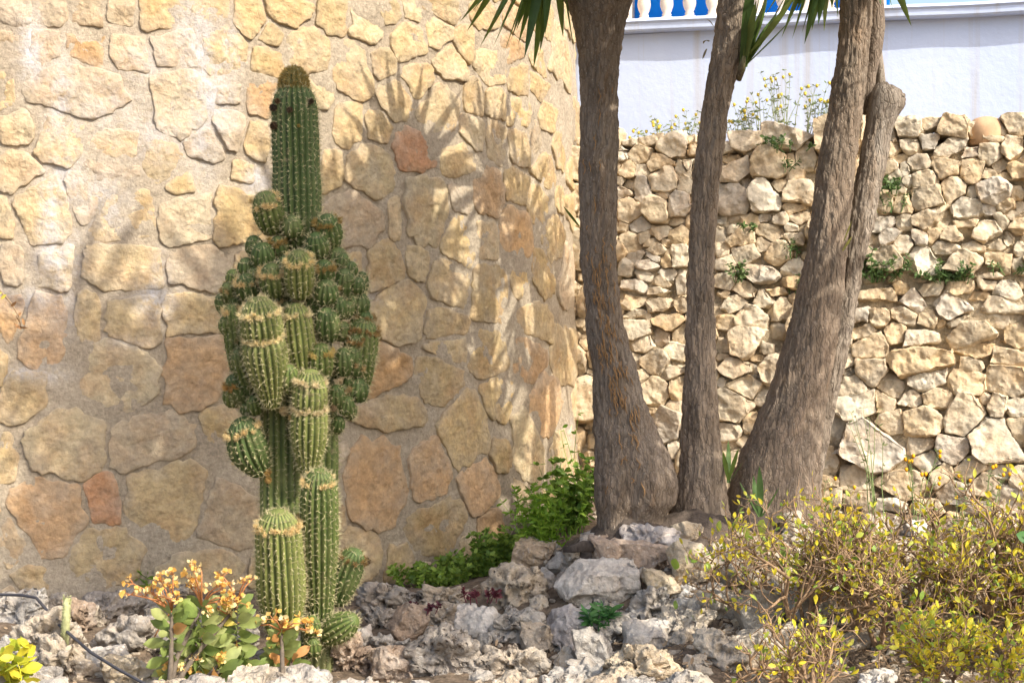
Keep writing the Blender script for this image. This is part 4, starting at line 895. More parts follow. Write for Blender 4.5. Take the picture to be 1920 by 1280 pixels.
# ------------------------------------------------------------------ rockery
_rc = {'grey': (.42, .395, .36), 'tan': (.47, .405, .32), 'pale': (.52, .46, .375), 'white': (.62, .585, .54), 'dark': (.35, .315, .275), 'pink': (.46, .365, .295), 'orange': (.55, .42, .29), 'lav': (.45, .42, .41), 'brown': (.38, .29, .22), 'cream': (.57, .475, .34)}
GR = 1.24
def chunk(seed, W, D, H, pit):
    "angular block: a box cut by random fracture planes, edges worn, faces roughened"
    r = np.random.default_rng(seed); bm = bmesh.new(); bmesh.ops.create_cube(bm, size=2); bmesh.ops.scale(bm, vec=(W, D, H), verts=bm.verts); size = (W + H) / 2
    for k in range(13):
        n = r.normal(size=3); n /= np.linalg.norm(n); h = np.linalg.norm(n * np.array([W, D, H])) * r.uniform(.66, .98)
        bmesh.ops.bisect_plane(bm, geom=bm.verts[:] + bm.edges[:] + bm.faces[:], plane_co=Vector(n * h), plane_no=Vector(n), clear_outer=True)
        bmesh.ops.holes_fill(bm, edges=[e for e in bm.edges if e.is_boundary])
    bmesh.ops.bevel(bm, geom=bm.edges[:], offset=size * .05, segments=1, affect='EDGES', clamp_overlap=True)
    for lim in (.08, .04, .02, .011):
        bmesh.ops.triangulate(bm, faces=bm.faces[:]); es_ = [e for e in bm.edges if e.calc_length() > lim]
        if es_ and len(bm.verts) < 2600: bmesh.ops.subdivide_edges(bm, edges=es_, cuts=1)
    bmesh.ops.triangulate(bm, faces=bm.faces[:]); bm.normal_update(); bm.verts.index_update()
    P = np.array([v.co[:] for v in bm.verts]); nd = np.array([v.normal[:] for v in bm.verts]); f = np.array([[v.index for v in q.verts] for q in bm.faces], dtype=np.int32); bm.free()
    q = P + seed * 1.7; off = fbm(q * 24, 4, 8, .65) * .009 + fbm(q * (1.3 / size), 2, 3) * size * .06 - np.maximum(fbm(q * 12, 3, 14) - .1, 0) * .035
    off -= pit * sstep(.55, .15, worley(q * 30 + fbm(q * 14, 2, 4)[:, None] * .8, 5)) * .028 * sstep(-.1, .3, fbm(q * 8, 2, 21))
    return P + nd * off[:, None], f
def karst(px, py, w, h, col, pit, seed, dep=.8, lvl=None, rot=0.0, dY=0.0):
    g = ground_hit(px, py + h * .18); Y = g.y - .02 - dY; sc = Y / F; c = at(px, py, Y)
    W, H = w * sc / 2 * GR, h * sc / 2 * GR; D = (W + H) / 2 * dep
    if pit < .45:
        P, f = chunk(seed, W, D, H, pit); r = np.random.default_rng(seed); k = r.uniform(.92, 1.08)
        if rot: cr, sr = math.cos(rot), math.sin(rot); P = np.column_stack([P[:, 0] * cr - P[:, 2] * sr, P[:, 1], P[:, 0] * sr + P[:, 2] * cr])
        me = mesh('rock', P, f); me.set_sharp_from_angle(angle=.65)
        return c, me, [a * k for a in _rc[col]] + [pit * .6]
    lvl = lvl or (5 if max(w, h) > 48 else 4); d, f = ico(lvl); r = np.random.default_rng(seed)
    N = r.normal(size=(13, 3)); N /= np.linalg.norm(N, axis=1)[:, None]
    Hh = r.uniform(.72, 1.0, 13); x = np.maximum(d @ N.T, 0) / Hh
    N6 = np.vstack([np.eye(3), -np.eye(3)]); x = np.concatenate([x, np.maximum(d @ N6.T, 0) / 1.0], 1)
    rad = (x ** 14).sum(1) ** (-1 / 14); rad = np.minimum(rad, 1.25)
    P = d * rad[:, None] * np.array([W, D, H])
    if rot: 
        cr, sr = math.cos(rot), math.sin(rot); P = np.column_stack([P[:, 0] * cr - P[:, 2] * sr, P[:, 1], P[:, 0] * sr + P[:, 2] * cr])
    q = P + seed * 1.7; size = (W + H) / 2
    nd = P / (np.linalg.norm(P, axis=1)[:, None] + 1e-9)
    off = fbm(q * (1.1 / size), 3, 3) * size * .14 + fbm(q * 26, 4, 8, .6) * .010 - np.abs(fbm(q * 15, 3, 14)) * .014 * (.5 + pit)
    if pit > 0:
        wv = worley(q * 17 + fbm(q * 9, 2, 4)[:, None] * .6, 5); off -= pit * sstep(.60, .15, wv) * .055
        w2 = worley(q * 40, 15); off -= pit * sstep(.62, .12, w2) * .020
        off -= pit * sstep(.1, .45, fbm(q * 7, 3, 19)) * .035
    P = P + nd * np.clip(off, -size * .55, size * .3)[:, None]
    k = r.uniform(.92, 1.08)
    return c, mesh('rock', P, f), [a * k for a in _rc[col]] + [min(1, max(0, pit - .25) * 1.4)]
ROCKS = """992 1047 72 60 orange .3|orange stone with a white jagged cap at the top edge of the rockery
961 1106 108 96 tan .8|large rounded pitted tan boulder below the orange stone
1108 1102 146 80 white .3|long white slab boulder with tan patches, widest of the upper rockery
1174 1058 118 100 pink .3|pinkish brown angular boulder above the long white slab
1218 1015 100 68 lav .6|pale grey knobbly rock right below the trunk of the middle yucca
1287 1000 54 34 cream .2|small cream knob of rock touching the right end of the grey knobbly rock
1050 1056 46 46 grey .4|small grey stone wedged beside the orange stone
1081 1046 46 38 pale .5|small pale pitted stone between the orange stone and the pinkish boulder
1025 1095 56 48 grey .2|smooth grey stone in the gap between the pitted tan boulder and white slab
1245 1097 72 40 cream .2|flat cream stone just right of the pinkish brown boulder
1221 1137 84 78 grey .7|grey pitted rock under the flat cream stone
1295 1055 84 78 cream .2|big cream stone half hidden by the left twigs of the yellow bush
726 1124 122 62 dark 1.0|dark pitted rock right beside the small right arm of the cactus
839 1121 108 50 tan 1.0|low wide pitted rock with a pale top edge under the green weeds
709 1164 60 52 dark .9|small dark pitted rock close to the cactus foot
764 1175 58 78 brown .25|upright rounded brown stone in the middle of the rockery
828 1160 78 54 tan .5|flat tan rock with hollow front beside the upright brown stone
900 1178 74 72 white .15|smooth white and grey stone with a chipped shiny face
966 1176 98 60 grey .9|grey pitted rock right of the smooth white stone
1075 1176 92 92 lav .3|large lavender grey boulder with a smooth sloping side
1118 1232 56 96 grey .3|long sloping grey rock leaning below the lavender boulder
1017 1202 68 60 tan .3|triangular tan rock leaning on the lavender grey boulder
656 1237 90 98 brown 1.0|brown rock with deep round holes right of the cactus base
729 1246 78 88 brown .4|reddish brown rock beside the rock with deep holes
831 1230 124 122 dark 1.0|biggest dark rock with sponge-like surface in the front row
970 1247 122 92 tan 1.0|pitted tan rock at the bottom edge below the triangular rock
1061 1250 64 62 pale .3|small pale tan rock at the bottom edge next to the sloping grey rock
1105 1266 80 52 grey .6|grey rock cut by the bottom edge beside the yellowish pitted block
1156 1186 80 74 grey .8|grey pitted rock under the small green plant in the rockery
1222 1205 80 68 white .2|whitish grey stone with a hollow, lying on the yellowish pitted block
1200 1254 150 92 cream 1.0|blocky yellowish pitted rock in the front right of the rockery
1280 1180 110 76 pale .8|pale pitted rock at the left edge of the yellow bush
718 1202 44 34 grey .5|small grey rock wedged above the rock with deep holes
757 1214 44 32 grey .4|small grey rock above the reddish brown rock
901 1224 40 64 grey .7|narrow upright grey rock between the two big pitted rocks
680 1195 40 44 white .2|small whitish stone tucked behind the low cactus arm
1150 1120 46 40 dark .5|dark stone deep in the gap below the long white slab
80 1107 72 48 grey .6|small grey rock under the wall weeds at the left end of the rockery
35 1150 96 82 grey .9|grey pitted rock cut by the left edge of the photo
107 1137 56 50 pale .5|small pale rock behind the dry flower stalk
143 1167 64 84 brown .8|brown pitted rock beside the dry flower stalk
203 1143 116 62 dark .6|dark flat rock with overhanging ledge left of the flowering spurge
235 1190 114 80 dark .5|dark grey brown rock with smooth hollows left of the flowering spurge
262 1125 64 42 grey .5|grey rock just behind the top of the flowering spurge
90 1192 126 84 tan .7|tan pitted rock under the black hose
120 1244 144 92 tan .9|broad tan rock at the bottom left, pitted and sunlit
200 1247 86 56 white .1|smooth white stone under the lower end of the hose
245 1262 110 58 cream .5|cream rock at the bottom edge left of the flowering spurge
22 1212 54 44 grey .5|small grey rock above the yellow seedling
50 1262 90 50 grey .6|grey rock behind the yellow seedling
300 1188 60 60 brown .5|brown rock in the shade of the flowering spurge
395 1160 80 60 dark .5|dark rock behind the middle of the flowering spurge
455 1190 80 70 dark .6|dark rock between the flowering spurge and the cactus
350 1235 90 70 dark .5|dark rock under the flowering spurge
1365 1068 110 66 pale .3|pale rock seen through the upper left twigs of the yellow bush
1420 1035 84 60 cream .2|cream rock below the upright tuft of yucca leaves
1462 1082 96 74 cream .2|cream boulder under the big rounded leaf of the yellow bush
1342 1130 76 62 pale .3|pale rock under the outermost leaves of the yellow bush
1424 1150 96 76 pale .4|pale boulder in the middle of the yellow bush twigs
1352 1215 110 84 pale .6|pale crumbly rock in front of the yellow bush at its left foot
1520 1130 90 70 white .2|white stone deep among the twigs of the yellow bush
1450 1225 110 76 pale .4|pale rock behind the lowest twigs of the yellow bush"""
rlist = [l.split('|') for l in ROCKS.split('\n')]
for i, (a, lab) in enumerate(rlist):
    a = a.split(); px, py, w, h = map(float, a[:4])
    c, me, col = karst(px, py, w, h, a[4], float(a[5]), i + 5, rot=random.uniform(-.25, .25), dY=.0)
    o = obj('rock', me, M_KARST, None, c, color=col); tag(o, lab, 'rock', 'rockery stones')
ANCH = [(992,1047,'orange stone'),(961,1106,'big pitted tan boulder'),(1108,1102,'long white slab'),(1174,1058,'pinkish brown boulder'),(1218,1015,'grey knobbly rock'),(1245,1097,'flat cream stone'),
 (1295,1055,'big cream stone'),(764,1175,'upright brown stone'),(828,1160,'flat tan rock'),(900,1178,'smooth white stone'),(1078,1180,'lavender grey boulder'),(656,1237,'rock with deep holes'),(729,1246,'reddish brown rock'),
 (831,1230,'biggest sponge-like rock'),(1200,1254,'yellowish pitted block'),(1118,1165,'glossy green plant'),(125,1150,'dry flower stalk'),(30,1250,'yellow seedling'),(200,1247,'white stone below the hose'),(350,1210,'big spurge'),
 (535,1225,'small spurge'),(600,1275,'cactus foot'),(1280,1180,'leftmost bush twigs'),(70,1120,'top of the hose'),(203,1143,'overhanging dark rock'),(1222,1205,'hollow whitish stone'),(726,1124,'dark pitted rock by the cactus')]
BANCH = [(1475,1040,'biggest rounded leaf'),(1425,965,'upright yucca tuft'),(1720,985,'large orange flower'),(1640,985,'tall wispy weed'),(1910,1010,'dark edge leaf'),(1880,1270,'bottom right corner'),(1560,1270,'bottom edge'),(1330,1060,'leftmost leaves'),(1700,1130,'densest twigs'),(1850,1130,'right edge'),(1330,1230,'pale crumbly rock'),(1520,1130,'inner white stone')]
used_labels = set()
def short_label(cl, px, py, w, bush):
    A = sorted(BANCH if bush else ANCH, key=lambda a: (a[0] - px) ** 2 + (a[1] - py) ** 2); dx, dy = px - A[0][0], py - A[0][1]
    side = ('right of' if dx > 0 else 'left of') if abs(dx) > abs(dy) else ('below' if dy > 0 else 'above')
    c = {'dark': 'dark brown'}.get(cl, cl); sz = 'small' if w < 52 else 'larger' if w > 74 else 'middling'
    base = '%s %s rubble stone %s%s the %s' % (sz, c, 'under the bush, ' if bush else '', side, A[0][2])
    for t in [base] + [base.replace(' rubble stone', ' stone') + ', towards the ' + a[2] for a in A[1:5]]:
        if t not in used_labels and len(t.split()) <= 16: break
    used_labels.add(t); return t
r = random.Random(9); gen = []; GR = 1.1
for k in range(205):                        # loose rocks filling the slope between the big ones
    px, py = (r.uniform(1330, 1960), r.uniform(982, 1300)) if k < 55 else (r.uniform(-200, 1320), r.uniform(1125, 1330)) if k < 105 else ((r.uniform(-60, 620), r.uniform(1112, 1200)) if k % 2 else (r.uniform(960, 1300), r.uniform(1010, 1200))) if k < 150 else (r.uniform(-60, 1330), r.uniform(1255, 1330))
    if k >= 150 and (250 < px < 1330): py = 1290 + (py - 1255) * .5; px = px + 0
    gen.append((px, py, r.uniform(38, 84) if k < 150 else r.uniform(60, 115)))
for k, (px, py, w) in enumerate(gen):
    cl = r.choice(['pale', 'cream', 'white', 'tan']) if px > 1280 else r.choice(['grey', 'tan', 'dark', 'grey'])
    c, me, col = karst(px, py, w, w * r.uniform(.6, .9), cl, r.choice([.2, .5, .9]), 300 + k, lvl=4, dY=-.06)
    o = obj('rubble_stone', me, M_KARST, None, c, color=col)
    o2 = px > 1300
    lab = short_label(cl, px, py, w, o2)
    tag(o, lab, 'rock', 'rubble under the yellow bush' if o2 else 'rubble between the rocks')
# small chips over the soil
mb = MB(); d, f = ico(1)
for k in range(1500):
    g = ground_hit(r.uniform(-150, 2050), r.uniform(960, 1330)) if k % 3 else ground_hit(r.uniform(1250, 1950), r.uniform(980, 1330))
    s = r.uniform(.006, .022); q = d * np.array([s * r.uniform(.8, 1.5), s, s * .7]) + np.array(g) + (fbm(d * 2 + k, 2, 3)[:, None] * s * .4); mb.add(q, f)
mb.build('gravel', M_KARST, None, kind='stuff', color=_rc['pale'], smooth=False)
# dry leaf litter under the bush
mb = MB(); rl = random.Random(17); lg = leaf_geo(1, .45, .9, 3, .5)
for k in range(2600):
    g = ground_hit(rl.uniform(1230, 2000), rl.uniform(985, 1330)) if k < 2200 else ground_hit(rl.uniform(-100, 1230), rl.uniform(1000, 1330))
    M = Matrix.Translation(g + Vector((0, 0, rl.uniform(.0, .03)))) @ frame_of((rl.uniform(-1, 1), rl.uniform(-1, 1), rl.uniform(-.2, .5)), rl.uniform(-3, 3)) @ Matrix.Scale(rl.uniform(.012, .032), 4)
    mb.add([tuple(M @ Vector(q)) for q in lg[0]], lg[1])
mb.build('leaf_litter', M_LEAF, None, kind='stuff', color=(.44, .33, .22))
# ------------------------------------------------------------------ broad leaves
def oval_leaf(W=.55, fold=.18, curl=.35, seg=5, tipw=1.3, ob=.5):
    v, f = [], []
    for i in range(seg + 1):
        t = i / seg; w = W / 2 * (math.sin(math.pi * min(1, t ** (1.0 if ob == .5 else ob)) ) ** .75 + .04)
        z = curl * t * t; v += [(-w, t, z + w * fold), (0, t, z), (w, t, z + w * fold)]
        if i < seg: k = 3 * i; f += [(k, k + 1, k + 4, k + 3), (k + 1, k + 2, k + 5, k + 4)]
    return np.array([(x, z, y) for x, y, z in v]) * np.array([1, -1, 1]), f      # blade grows along +z, bends towards -y
OV = [oval_leaf(.55, .2, .25), oval_leaf(.42, .3, -.3), oval_leaf(.7, .15, .45), oval_leaf(.3, .2, .3), oval_leaf(.42, .4, -.22, 6, 1, 1.5), oval_leaf(.85, .12, .2)]
OVM = [mesh('leaf', *g) for g in OV]
for me in OVM: me.materials.append(M_LEAF)
def leaf_mx(p, d, L, roll): return Matrix.Translation(p) @ frame_of(d, roll) @ Matrix.Scale(L, 4)
class Leaves:
    "leaves of ONE plant: the nearest become parts, the rest one mesh"
    def __init__(s, root): s.root = root; s.l = []
    def add(s, p, d, L, k, col, roll=None): s.l.append((Vector(p), Vector(d).normalized(), L, k, col, random.uniform(-3.1, 3.1) if roll is None else roll))
    def done(s, cap, rest='foliage'):
        vis = [x for x in s.l if in_frame(x[0], 0)]; rest_l = [x for x in s.l if not in_frame(x[0], 0)]
        vis.sort(key=lambda x: -x[2] / x[0].y + random.uniform(0, .0015))
        for x in vis[:cap]:
            o = obj('leaf', OVM[x[3]], None, s.root, color=x[4]); o.matrix_local = Matrix.Translation(-s.root.location) @ leaf_mx(x[0], x[1], x[2], x[5])
        by = {}
        for x in vis[cap:] + rest_l: by.setdefault(tuple(round(c * 12) for c in x[4]), []).append(x)
        for c, xs in by.items():
            mb = MB()
            for x in xs:
                M = leaf_mx(x[0], x[1], x[2], x[5]); g = OV[x[3]]; mb.add([tuple(M @ Vector(q)) for q in g[0]], g[1])
            mb.build(rest, M_LEAF, s.root, kind='stuff', color=xs[0][4])
def jit(v, a, r): return Vector((v[0] + r.uniform(-a, a), v[1] + r.uniform(-a, a), v[2] + r.uniform(-a, a)))

# ------------------------------------------------------------------ yellow-leaved bush on the right
YEL = [(.68, .58, .04), (.74, .62, .05), (.52, .53, .06), (.62, .60, .08), (.42, .48, .06), (.70, .52, .05)]
GRN = [(.22, .34, .05), (.30, .42, .08)]
def bush(px, py, lab, n, spread, L0, seed, lean=0.0, dense=1.0, tall=1.0, cap=210):
    r = random.Random(seed); g = ground_hit(px, py); t = thing('yellow_bush', lab, 'bush', g, 'yellow-leaved bushes on the right')
    mb = MB(); lv = Leaves(t)
    def grow(p, d, L, rad, dep):
        k = 4; pts = [p]; 
        for i in range(k):
            d = (d + Vector((r.uniform(-.3, .3), r.uniform(-.3, .3), r.uniform(-.22, .30)))).normalized(); p = p + d * (L / k); pts.append(p)
            if dep < 3 and i > 0:
                for _ in range(2 if r.random() < (.62 if dense > .9 else .3) else 1):
                    a = d.orthogonal(); a.rotate(Matrix.Rotation(r.uniform(0, 6.28), 3, d)); d2 = (d * .75 + a * r.uniform(.5, 1.0) + Vector((0, 0, .12))).normalized()
                    grow(p, d2, L * r.uniform(.5, .72), rad * .62, dep + 1)
            if dep >= 2:
                for _ in range(2):
                    if r.random() < .075 * dense:
                        a = d.orthogonal(); a.rotate(Matrix.Rotation(r.uniform(0, 6.28), 3, d))
                        lv.add(p, d * r.uniform(.2, .9) + a + Vector((0, 0, .3)), r.uniform(.015, .031), r.choice((0, 0, 1, 4, 3)), r.choice(YEL if r.random() < .86 else GRN))
        if dep >= 2:
            for _ in range(3): 
                if r.random() < .18 * dense: lv.add(p, d + Vector((r.uniform(-.8, .8), r.uniform(-.8, .8), r.uniform(-.3, .8))), r.uniform(.016, .034), r.choice((0, 1, 4)), r.choice(YEL if r.random() < .9 else GRN))
        mb.tube(pts, [rad * (1 - .12 * i) for i in range(len(pts))], 5 if dep < 2 else 4, cap=False)
    for i in range(n):
        a = r.uniform(0, 6.28); b = r.uniform(.2, 1.1) * spread
        grow(g + Vector((math.cos(a) * .08, math.sin(a) * .08, -.03)), Vector((math.cos(a) * b + lean, math.sin(a) * b * .6 - .1, 1 * tall)).normalized(), L0 * r.uniform(.8, 1.15), r.uniform(.007, .0135), 0)
    mb.build('branches', M_TWIG, t, kind='stuff', color=(.30, .20, .12)); 
    return t, lv
b1, l1 = bush(1480, 1185, 'sparse bush with bare twigs arching left over pale rocks, a few large rounded green leaves', 8, 1.0, .29, 1, lean=-.35, dense=.9)
for (x, y, s, k) in ((1375, 985, .062, 1), (1398, 1000, .058, 0), (1425, 988, .06, 5), (1478, 1040, .075, 5), (1265, 1055, .048, 5), (1290, 1046, .04, 5), (1266, 1130, .042, 0), (1495, 1128, .045, 5), (1300, 1155, .032, 5), (1345, 985, .05, 0), (1440, 1010, .05, 2)):
    Yg = ground_hit(1480, 1185).y + .02; p = at(x, y + 12, Yg); l1.add(p, Vector((random.uniform(-.3, .5), -.35, 1)), s, k, random.choice([(.36, .50, .08), (.30, .45, .10), (.42, .52, .10)]), random.uniform(-.4, .4))
l1.done(230)
b2, l2 = bush(1660, 1190, 'dense tangle of grey brown twigs with small yellow leaves in the middle of the bushes', 9, .9, .275, 2, lean=-.1); l2.done(220)
b3, l3 = bush(1850, 1185, 'yellow-leaved bush cut by the right edge of the photo, twigs rising highest', 9, .8, .285, 3, lean=.0, tall=1.1); l3.done(220)
b4, l4 = bush(1800, 1320, 'low yellow-leaved bush in the bottom right corner with the brightest leaves', 6, 1.0, .2, 4, dense=1.9); l4.done(200)
b5, l5 = bush(1560, 1330, 'low twiggy bush with yellow leaves along the bottom edge', 5, 1.1, .19, 5, dense=.85); l5.done(150)
b6, l6 = bush(2060, 1200, 'yellow bush standing beyond the edge of the picture', 8, .8, .3, 6); l6.done(60)
p = at(1918, 1000, 6.6); t = thing('creeper_shoot', 'single dark green leaf poking in at the right edge above the yellow bush', 'plant', ground_hit(1990, 1120))
mb = MB(); mb.tube([t.location, at(1975, 1050, 6.65), at(1935, 1012, 6.6)], .003, 5); mb.build('stem', M_TWIG, t, color=(.2, .25, .08))
lv = Leaves(t); lv.add(at(1936, 1012, 6.6), Vector((-1, -.2, .5)), .06, 5, (.06, .19, .04), 0.6); lv.add(at(1950, 1030, 6.6), Vector((.6, -.3, .6)), .06, 5, (.06, .19, .04)); lv.done(2)

# ------------------------------------------------------------------ flowering spurge
def cup_geo():
    v, f = [], []; n = 0
    for s in (-1, 1):                                   # two rounded bracts forming a cup
        g = oval_leaf(1.05, -.35, .35, 4)
        for x in g[0]: v.append((x[0], s * (.10 + x[2] * .45 - abs(x[1]) * 0), x[2] * .75 + abs(x[1]) * .2))
        f += [tuple(q + n for q in p) for p in g[1]]; n = len(v)
    d, ff = ico(1)
    v += [tuple(q) for q in d * .16 + np.array([0, 0, .28])]; f += [tuple(int(a) + n for a in q) for q in ff]
    return np.array(v), f
CUP = mesh('flower', *cup_geo()); M_PETAL = plain('spurge_bract', (.80, .55, .17), rough=.6, var=.12, scale=30, trans=.3, useobj=True); CUP.materials.append(M_PETAL)
PETC = [(.82, .54, .15), (.86, .62, .22), (.84, .68, .34), (.80, .48, .13), (.87, .73, .42)]
M_STALK = plain('red_stalk', (.48, .20, .08), rough=.6, var=.2, useobj=True)
def spurge(lab, base, heads, flowers, Y, seed, cap=200):
    r = random.Random(seed); t = thing('flowering_spurge', lab, 'plant', base); mb = MB(); st_ = MB(); lv = Leaves(t)
    for (hx, hy, n, s) in heads:
        h = at(hx, hy, Y + r.uniform(-.05, .05)); mid = base.lerp(h, .5) + Vector((r.uniform(-.03, .03), 0, -.02)); pts = [base, base.lerp(mid, .5), mid, mid.lerp(h, .5), h]
        mb.tube(pts, [.011, .010, .009, .008, .005], 8)
        n = int(n * 1.4)
        for i in range(n):
            q = i / n; a = i * 2.4 + r.uniform(-.3, .3); e = .65 - 1.5 * q
            c = h + Vector((0, 0, -.26 * s * q)); d = Vector((math.cos(a) * math.cos(e), math.sin(a) * math.cos(e), math.sin(e)))
            col = r.choice([(.25, .32, .09), (.31, .37, .12), (.38, .42, .16), (.19, .26, .07)]) if r.random() < .82 else r.choice([(.60, .50, .10), (.55, .28, .10)])
            lv.add(c, d, r.uniform(.06, .098) * s, 4, col, r.uniform(-.3, .3))
        for _ in range(3):
            pass
    for (hi, fx, fy, n, cs) in flowers:
        h = at(heads[hi][0], heads[hi][1] - 6, Y); e = at(fx, fy + 8, Y + r.uniform(-.06, .03)); m_ = h.lerp(e, .55) + Vector((0, 0, .012))
        st_.tube([h, m_, e], [.0035, .003, .0022], 6)
        for i in range(int(n * 1.9)):
            d = Vector((r.uniform(-1, 1), r.uniform(-1, .3), r.uniform(-.1, 1.1))).normalized(); q = e + d * r.uniform(.012, .03) * cs
            st_.tube([e, q], .0014, 4, cap=False)
            M = Matrix.Translation(q - t.location) @ frame_of(d, r.uniform(-3, 3)) @ Matrix.Scale(r.uniform(.014, .021) * cs, 4)
            o = obj('flower', CUP, None, t, color=r.choice(PETC)); o.matrix_local = M
    mb.build('stem', M_TWIG, t, color=(.13, .105, .08)); st_.build('flower_stalks', M_STALK, t, color=(.50, .22, .09)); lv.done(cap)
    return t
Ys = 6.62
base = ground_hit(345, 1275) + Vector((0, -.3, 0)); base.z = tz(base.x, base.y)
spurge('big flowering spurge with thick grey stem and many orange yellow flower clusters', base, [(322, 1150, 30, 1.0), (378, 1140, 46, 1.1), (335, 1262, 26, 1.0), (410, 1245, 36, 1.1), (445, 1135, 34, 1.0), (375, 1195, 30, 1.05), (455, 1235, 26, 1.0)],
  [(0,245,1106,4,1),(0,250,1086,3,1),(0,272,1112,4,1),(0,288,1104,4,1),(0,303,1082,4,1),(0,318,1092,5,1),(0,325,1070,3,1),(0,327,1116,5,1),(0,310,1112,4,1),(1,356,1078,5,1),(1,362,1060,4,1),(1,378,1062,3,1),(1,358,1094,4,1),(1,376,1098,4,1),(1,392,1142,5,.8),(1,406,1092,5,1),(1,416,1096,3,1),(1,428,1112,4,1),(1,445,1120,4,1.1),(1,424,1126,3,1),(1,424,1142,3,.9),
   (2,322,1244,4,1),(2,345,1248,4,1),(2,352,1238,3,1),(2,330,1270,5,1),(2,372,1228,4,.8),(3,408,1232,4,.8),(3,418,1228,2,1),(3,466,1252,4,1),(3,380,1264,4,1),(4,418,1072,3,.9),(4,425,1084,3,.9),(4,458,1084,4,.7),(4,472,1078,3,.7),(0,280,1205,3,.6)], Ys, 3, 280)
base = ground_hit(532, 1290) + Vector((0, -.25, 0)); base.z = tz(base.x, base.y)
spurge('small flowering spurge with drooping green leaves right in front of the cactus foot', base, [(528, 1188, 44, .95), (520, 1258, 26, 1.0), (548, 1235, 24, .9)],
  [(0,486,1164,4,1),(0,512,1152,3,1),(0,524,1162,3,1),(0,532,1158,3,1),(0,568,1160,4,1.05),(0,574,1172,4,1),(0,590,1178,4,1),(0,510,1200,3,.8),(1,500,1276,4,1),(1,565,1278,4,1),(1,590,1280,3,1)], Ys + .08, 5, 200)

# ------------------------------------------------------------------ generic leafy weed
GREENS = [(.20, .31, .05), (.25, .37, .06), (.16, .26, .05), (.30, .41, .07)]
def weed(name, lab, cat, px, py, Y, H, W, nst, nlf, ll, seed, kind=0, cols=GREENS, group=None, cap=60, up=1.0, base=None, flowers=0, fcol=(.85, .65, .03)):
    r = random.Random(seed); b = base if base is not None else at(px, py, Y); t = thing(name, lab, cat, b, group); mb = MB(); lv = Leaves(t); fl = MB()
    for i in range(nst):
        a = r.uniform(0, 6.28); d = Vector((math.cos(a) * W * r.random(), math.sin(a) * W * r.random() * .7 - .1 * W, up)).normalized(); p = b + Vector((math.cos(a), math.sin(a) * .6, 0)) * W * .12 * r.random(); L = H * r.uniform(.55, 1.05); pts = [p - d * .02]
        for k in range(5):
            d = (d + Vector((r.uniform(-.18, .18), r.uniform(-.18, .18), r.uniform(-.1, .16)))).normalized(); p = p + d * (L / 5); pts.append(p)
            for _ in range(nlf):
                aa = d.orthogonal(); aa.rotate(Matrix.Rotation(r.uniform(0, 6.28), 3, d)); lv.add(p, d * r.uniform(.1, .7) + aa, ll * r.uniform(.6, 1.15), kind, r.choice(cols))
        if flowers:
            for _ in range(flowers):
                q = p + Vector((r.uniform(-.03, .03), r.uniform(-.03, .03), r.uniform(-.04, .02))); mb.tube([pts[-2], q], .0012, 3, cap=False)
                n = 7; c = [tuple(q + Vector((math.cos(6.28 * j / n) * .010 * (1 if j % 2 else .8), -.004, math.sin(6.28 * j / n) * .011))) for j in range(n)]; fl.add([tuple(q + Vector((0, -.008, 0)))] + c + [tuple(q + Vector((0, .006, 0)))], [(0, 1 + j, 1 + (j + 1) % n) for j in range(n)] + [(n + 1, 1 + (j + 1) % n, 1 + j) for j in range(n)])
        mb.tube(pts, [.003, .0028, .0025, .002, .0016, .001], 4, cap=False)
    mb.build('stems', M_TWIG, t, color=[c * 1.1 for c in cols[0]])
    if fl.v: fl.build('flowers', M_PETAL, t, color=fcol, kind='stuff')
    lv.done(cap); return t
G = lambda x, y, dy=0: ground_hit(x, y)
BR = [(.22, .38, .035), (.27, .43, .05), (.18, .33, .035), (.30, .45, .06)]
weed('wall_weed', 'tall bright green weed with narrow upright shoots against the curved wall', 'weed', 1015, 1040, 8.6, .30, .55, 46, 8, .034, 1, 3, BR, 'weeds along the foot of the curved wall', 90, base=G(1015, 1042))
weed('wall_weed', 'leafy dark green weed growing between the curved wall and the thick trunk', 'weed', 1070, 1010, 8.7, .36, .55, 40, 7, .038, 2, 0, [(.13, .23, .035), (.19, .31, .045), (.24, .37, .05)], 'weeds along the foot of the curved wall', 90, base=G(1068, 1000))
weed('wall_weed', 'thin climbing weed rising highest beside the thick trunk, with little curled leaves', 'weed', 1090, 940, 8.5, .62, .10, 3, 2, .03, 3, 0, [(.16, .30, .04)], 'weeds along the foot of the curved wall', 30, base=G(1092, 960))
weed('wall_weed', 'round green weed in the middle of the weed patch behind the orange stone', 'weed', 950, 1065, 8.3, .17, .9, 44, 7, .032, 4, 0, GREENS, 'weeds along the foot of the curved wall', 80, base=G(950, 1058))
weed('wall_weed', 'low green weed creeping behind the big pitted tan boulder', 'weed', 885, 1085, 8.15, .13, 1.1, 44, 7, .029, 5, 0, GREENS, 'weeds along the foot of the curved wall', 80, base=G(880, 1082))
weed('wall_weed', 'low dark green weed at the left end of the weed patch', 'weed', 805, 1095, 8.1, .10, 1.2, 40, 7, .028, 6, 0, GREENS, 'weeds along the foot of the curved wall', 80, base=G(805, 1100))
weed('wall_weed', 'sprawling thin-stemmed weed with sparse grey green leaves leaning on the curved wall', 'weed', 960, 1010, 8.6, .26, .9, 6, 2, .035, 7, 3, [(.15, .19, .07)], 'weeds along the foot of the curved wall', 40, base=G(985, 1020))
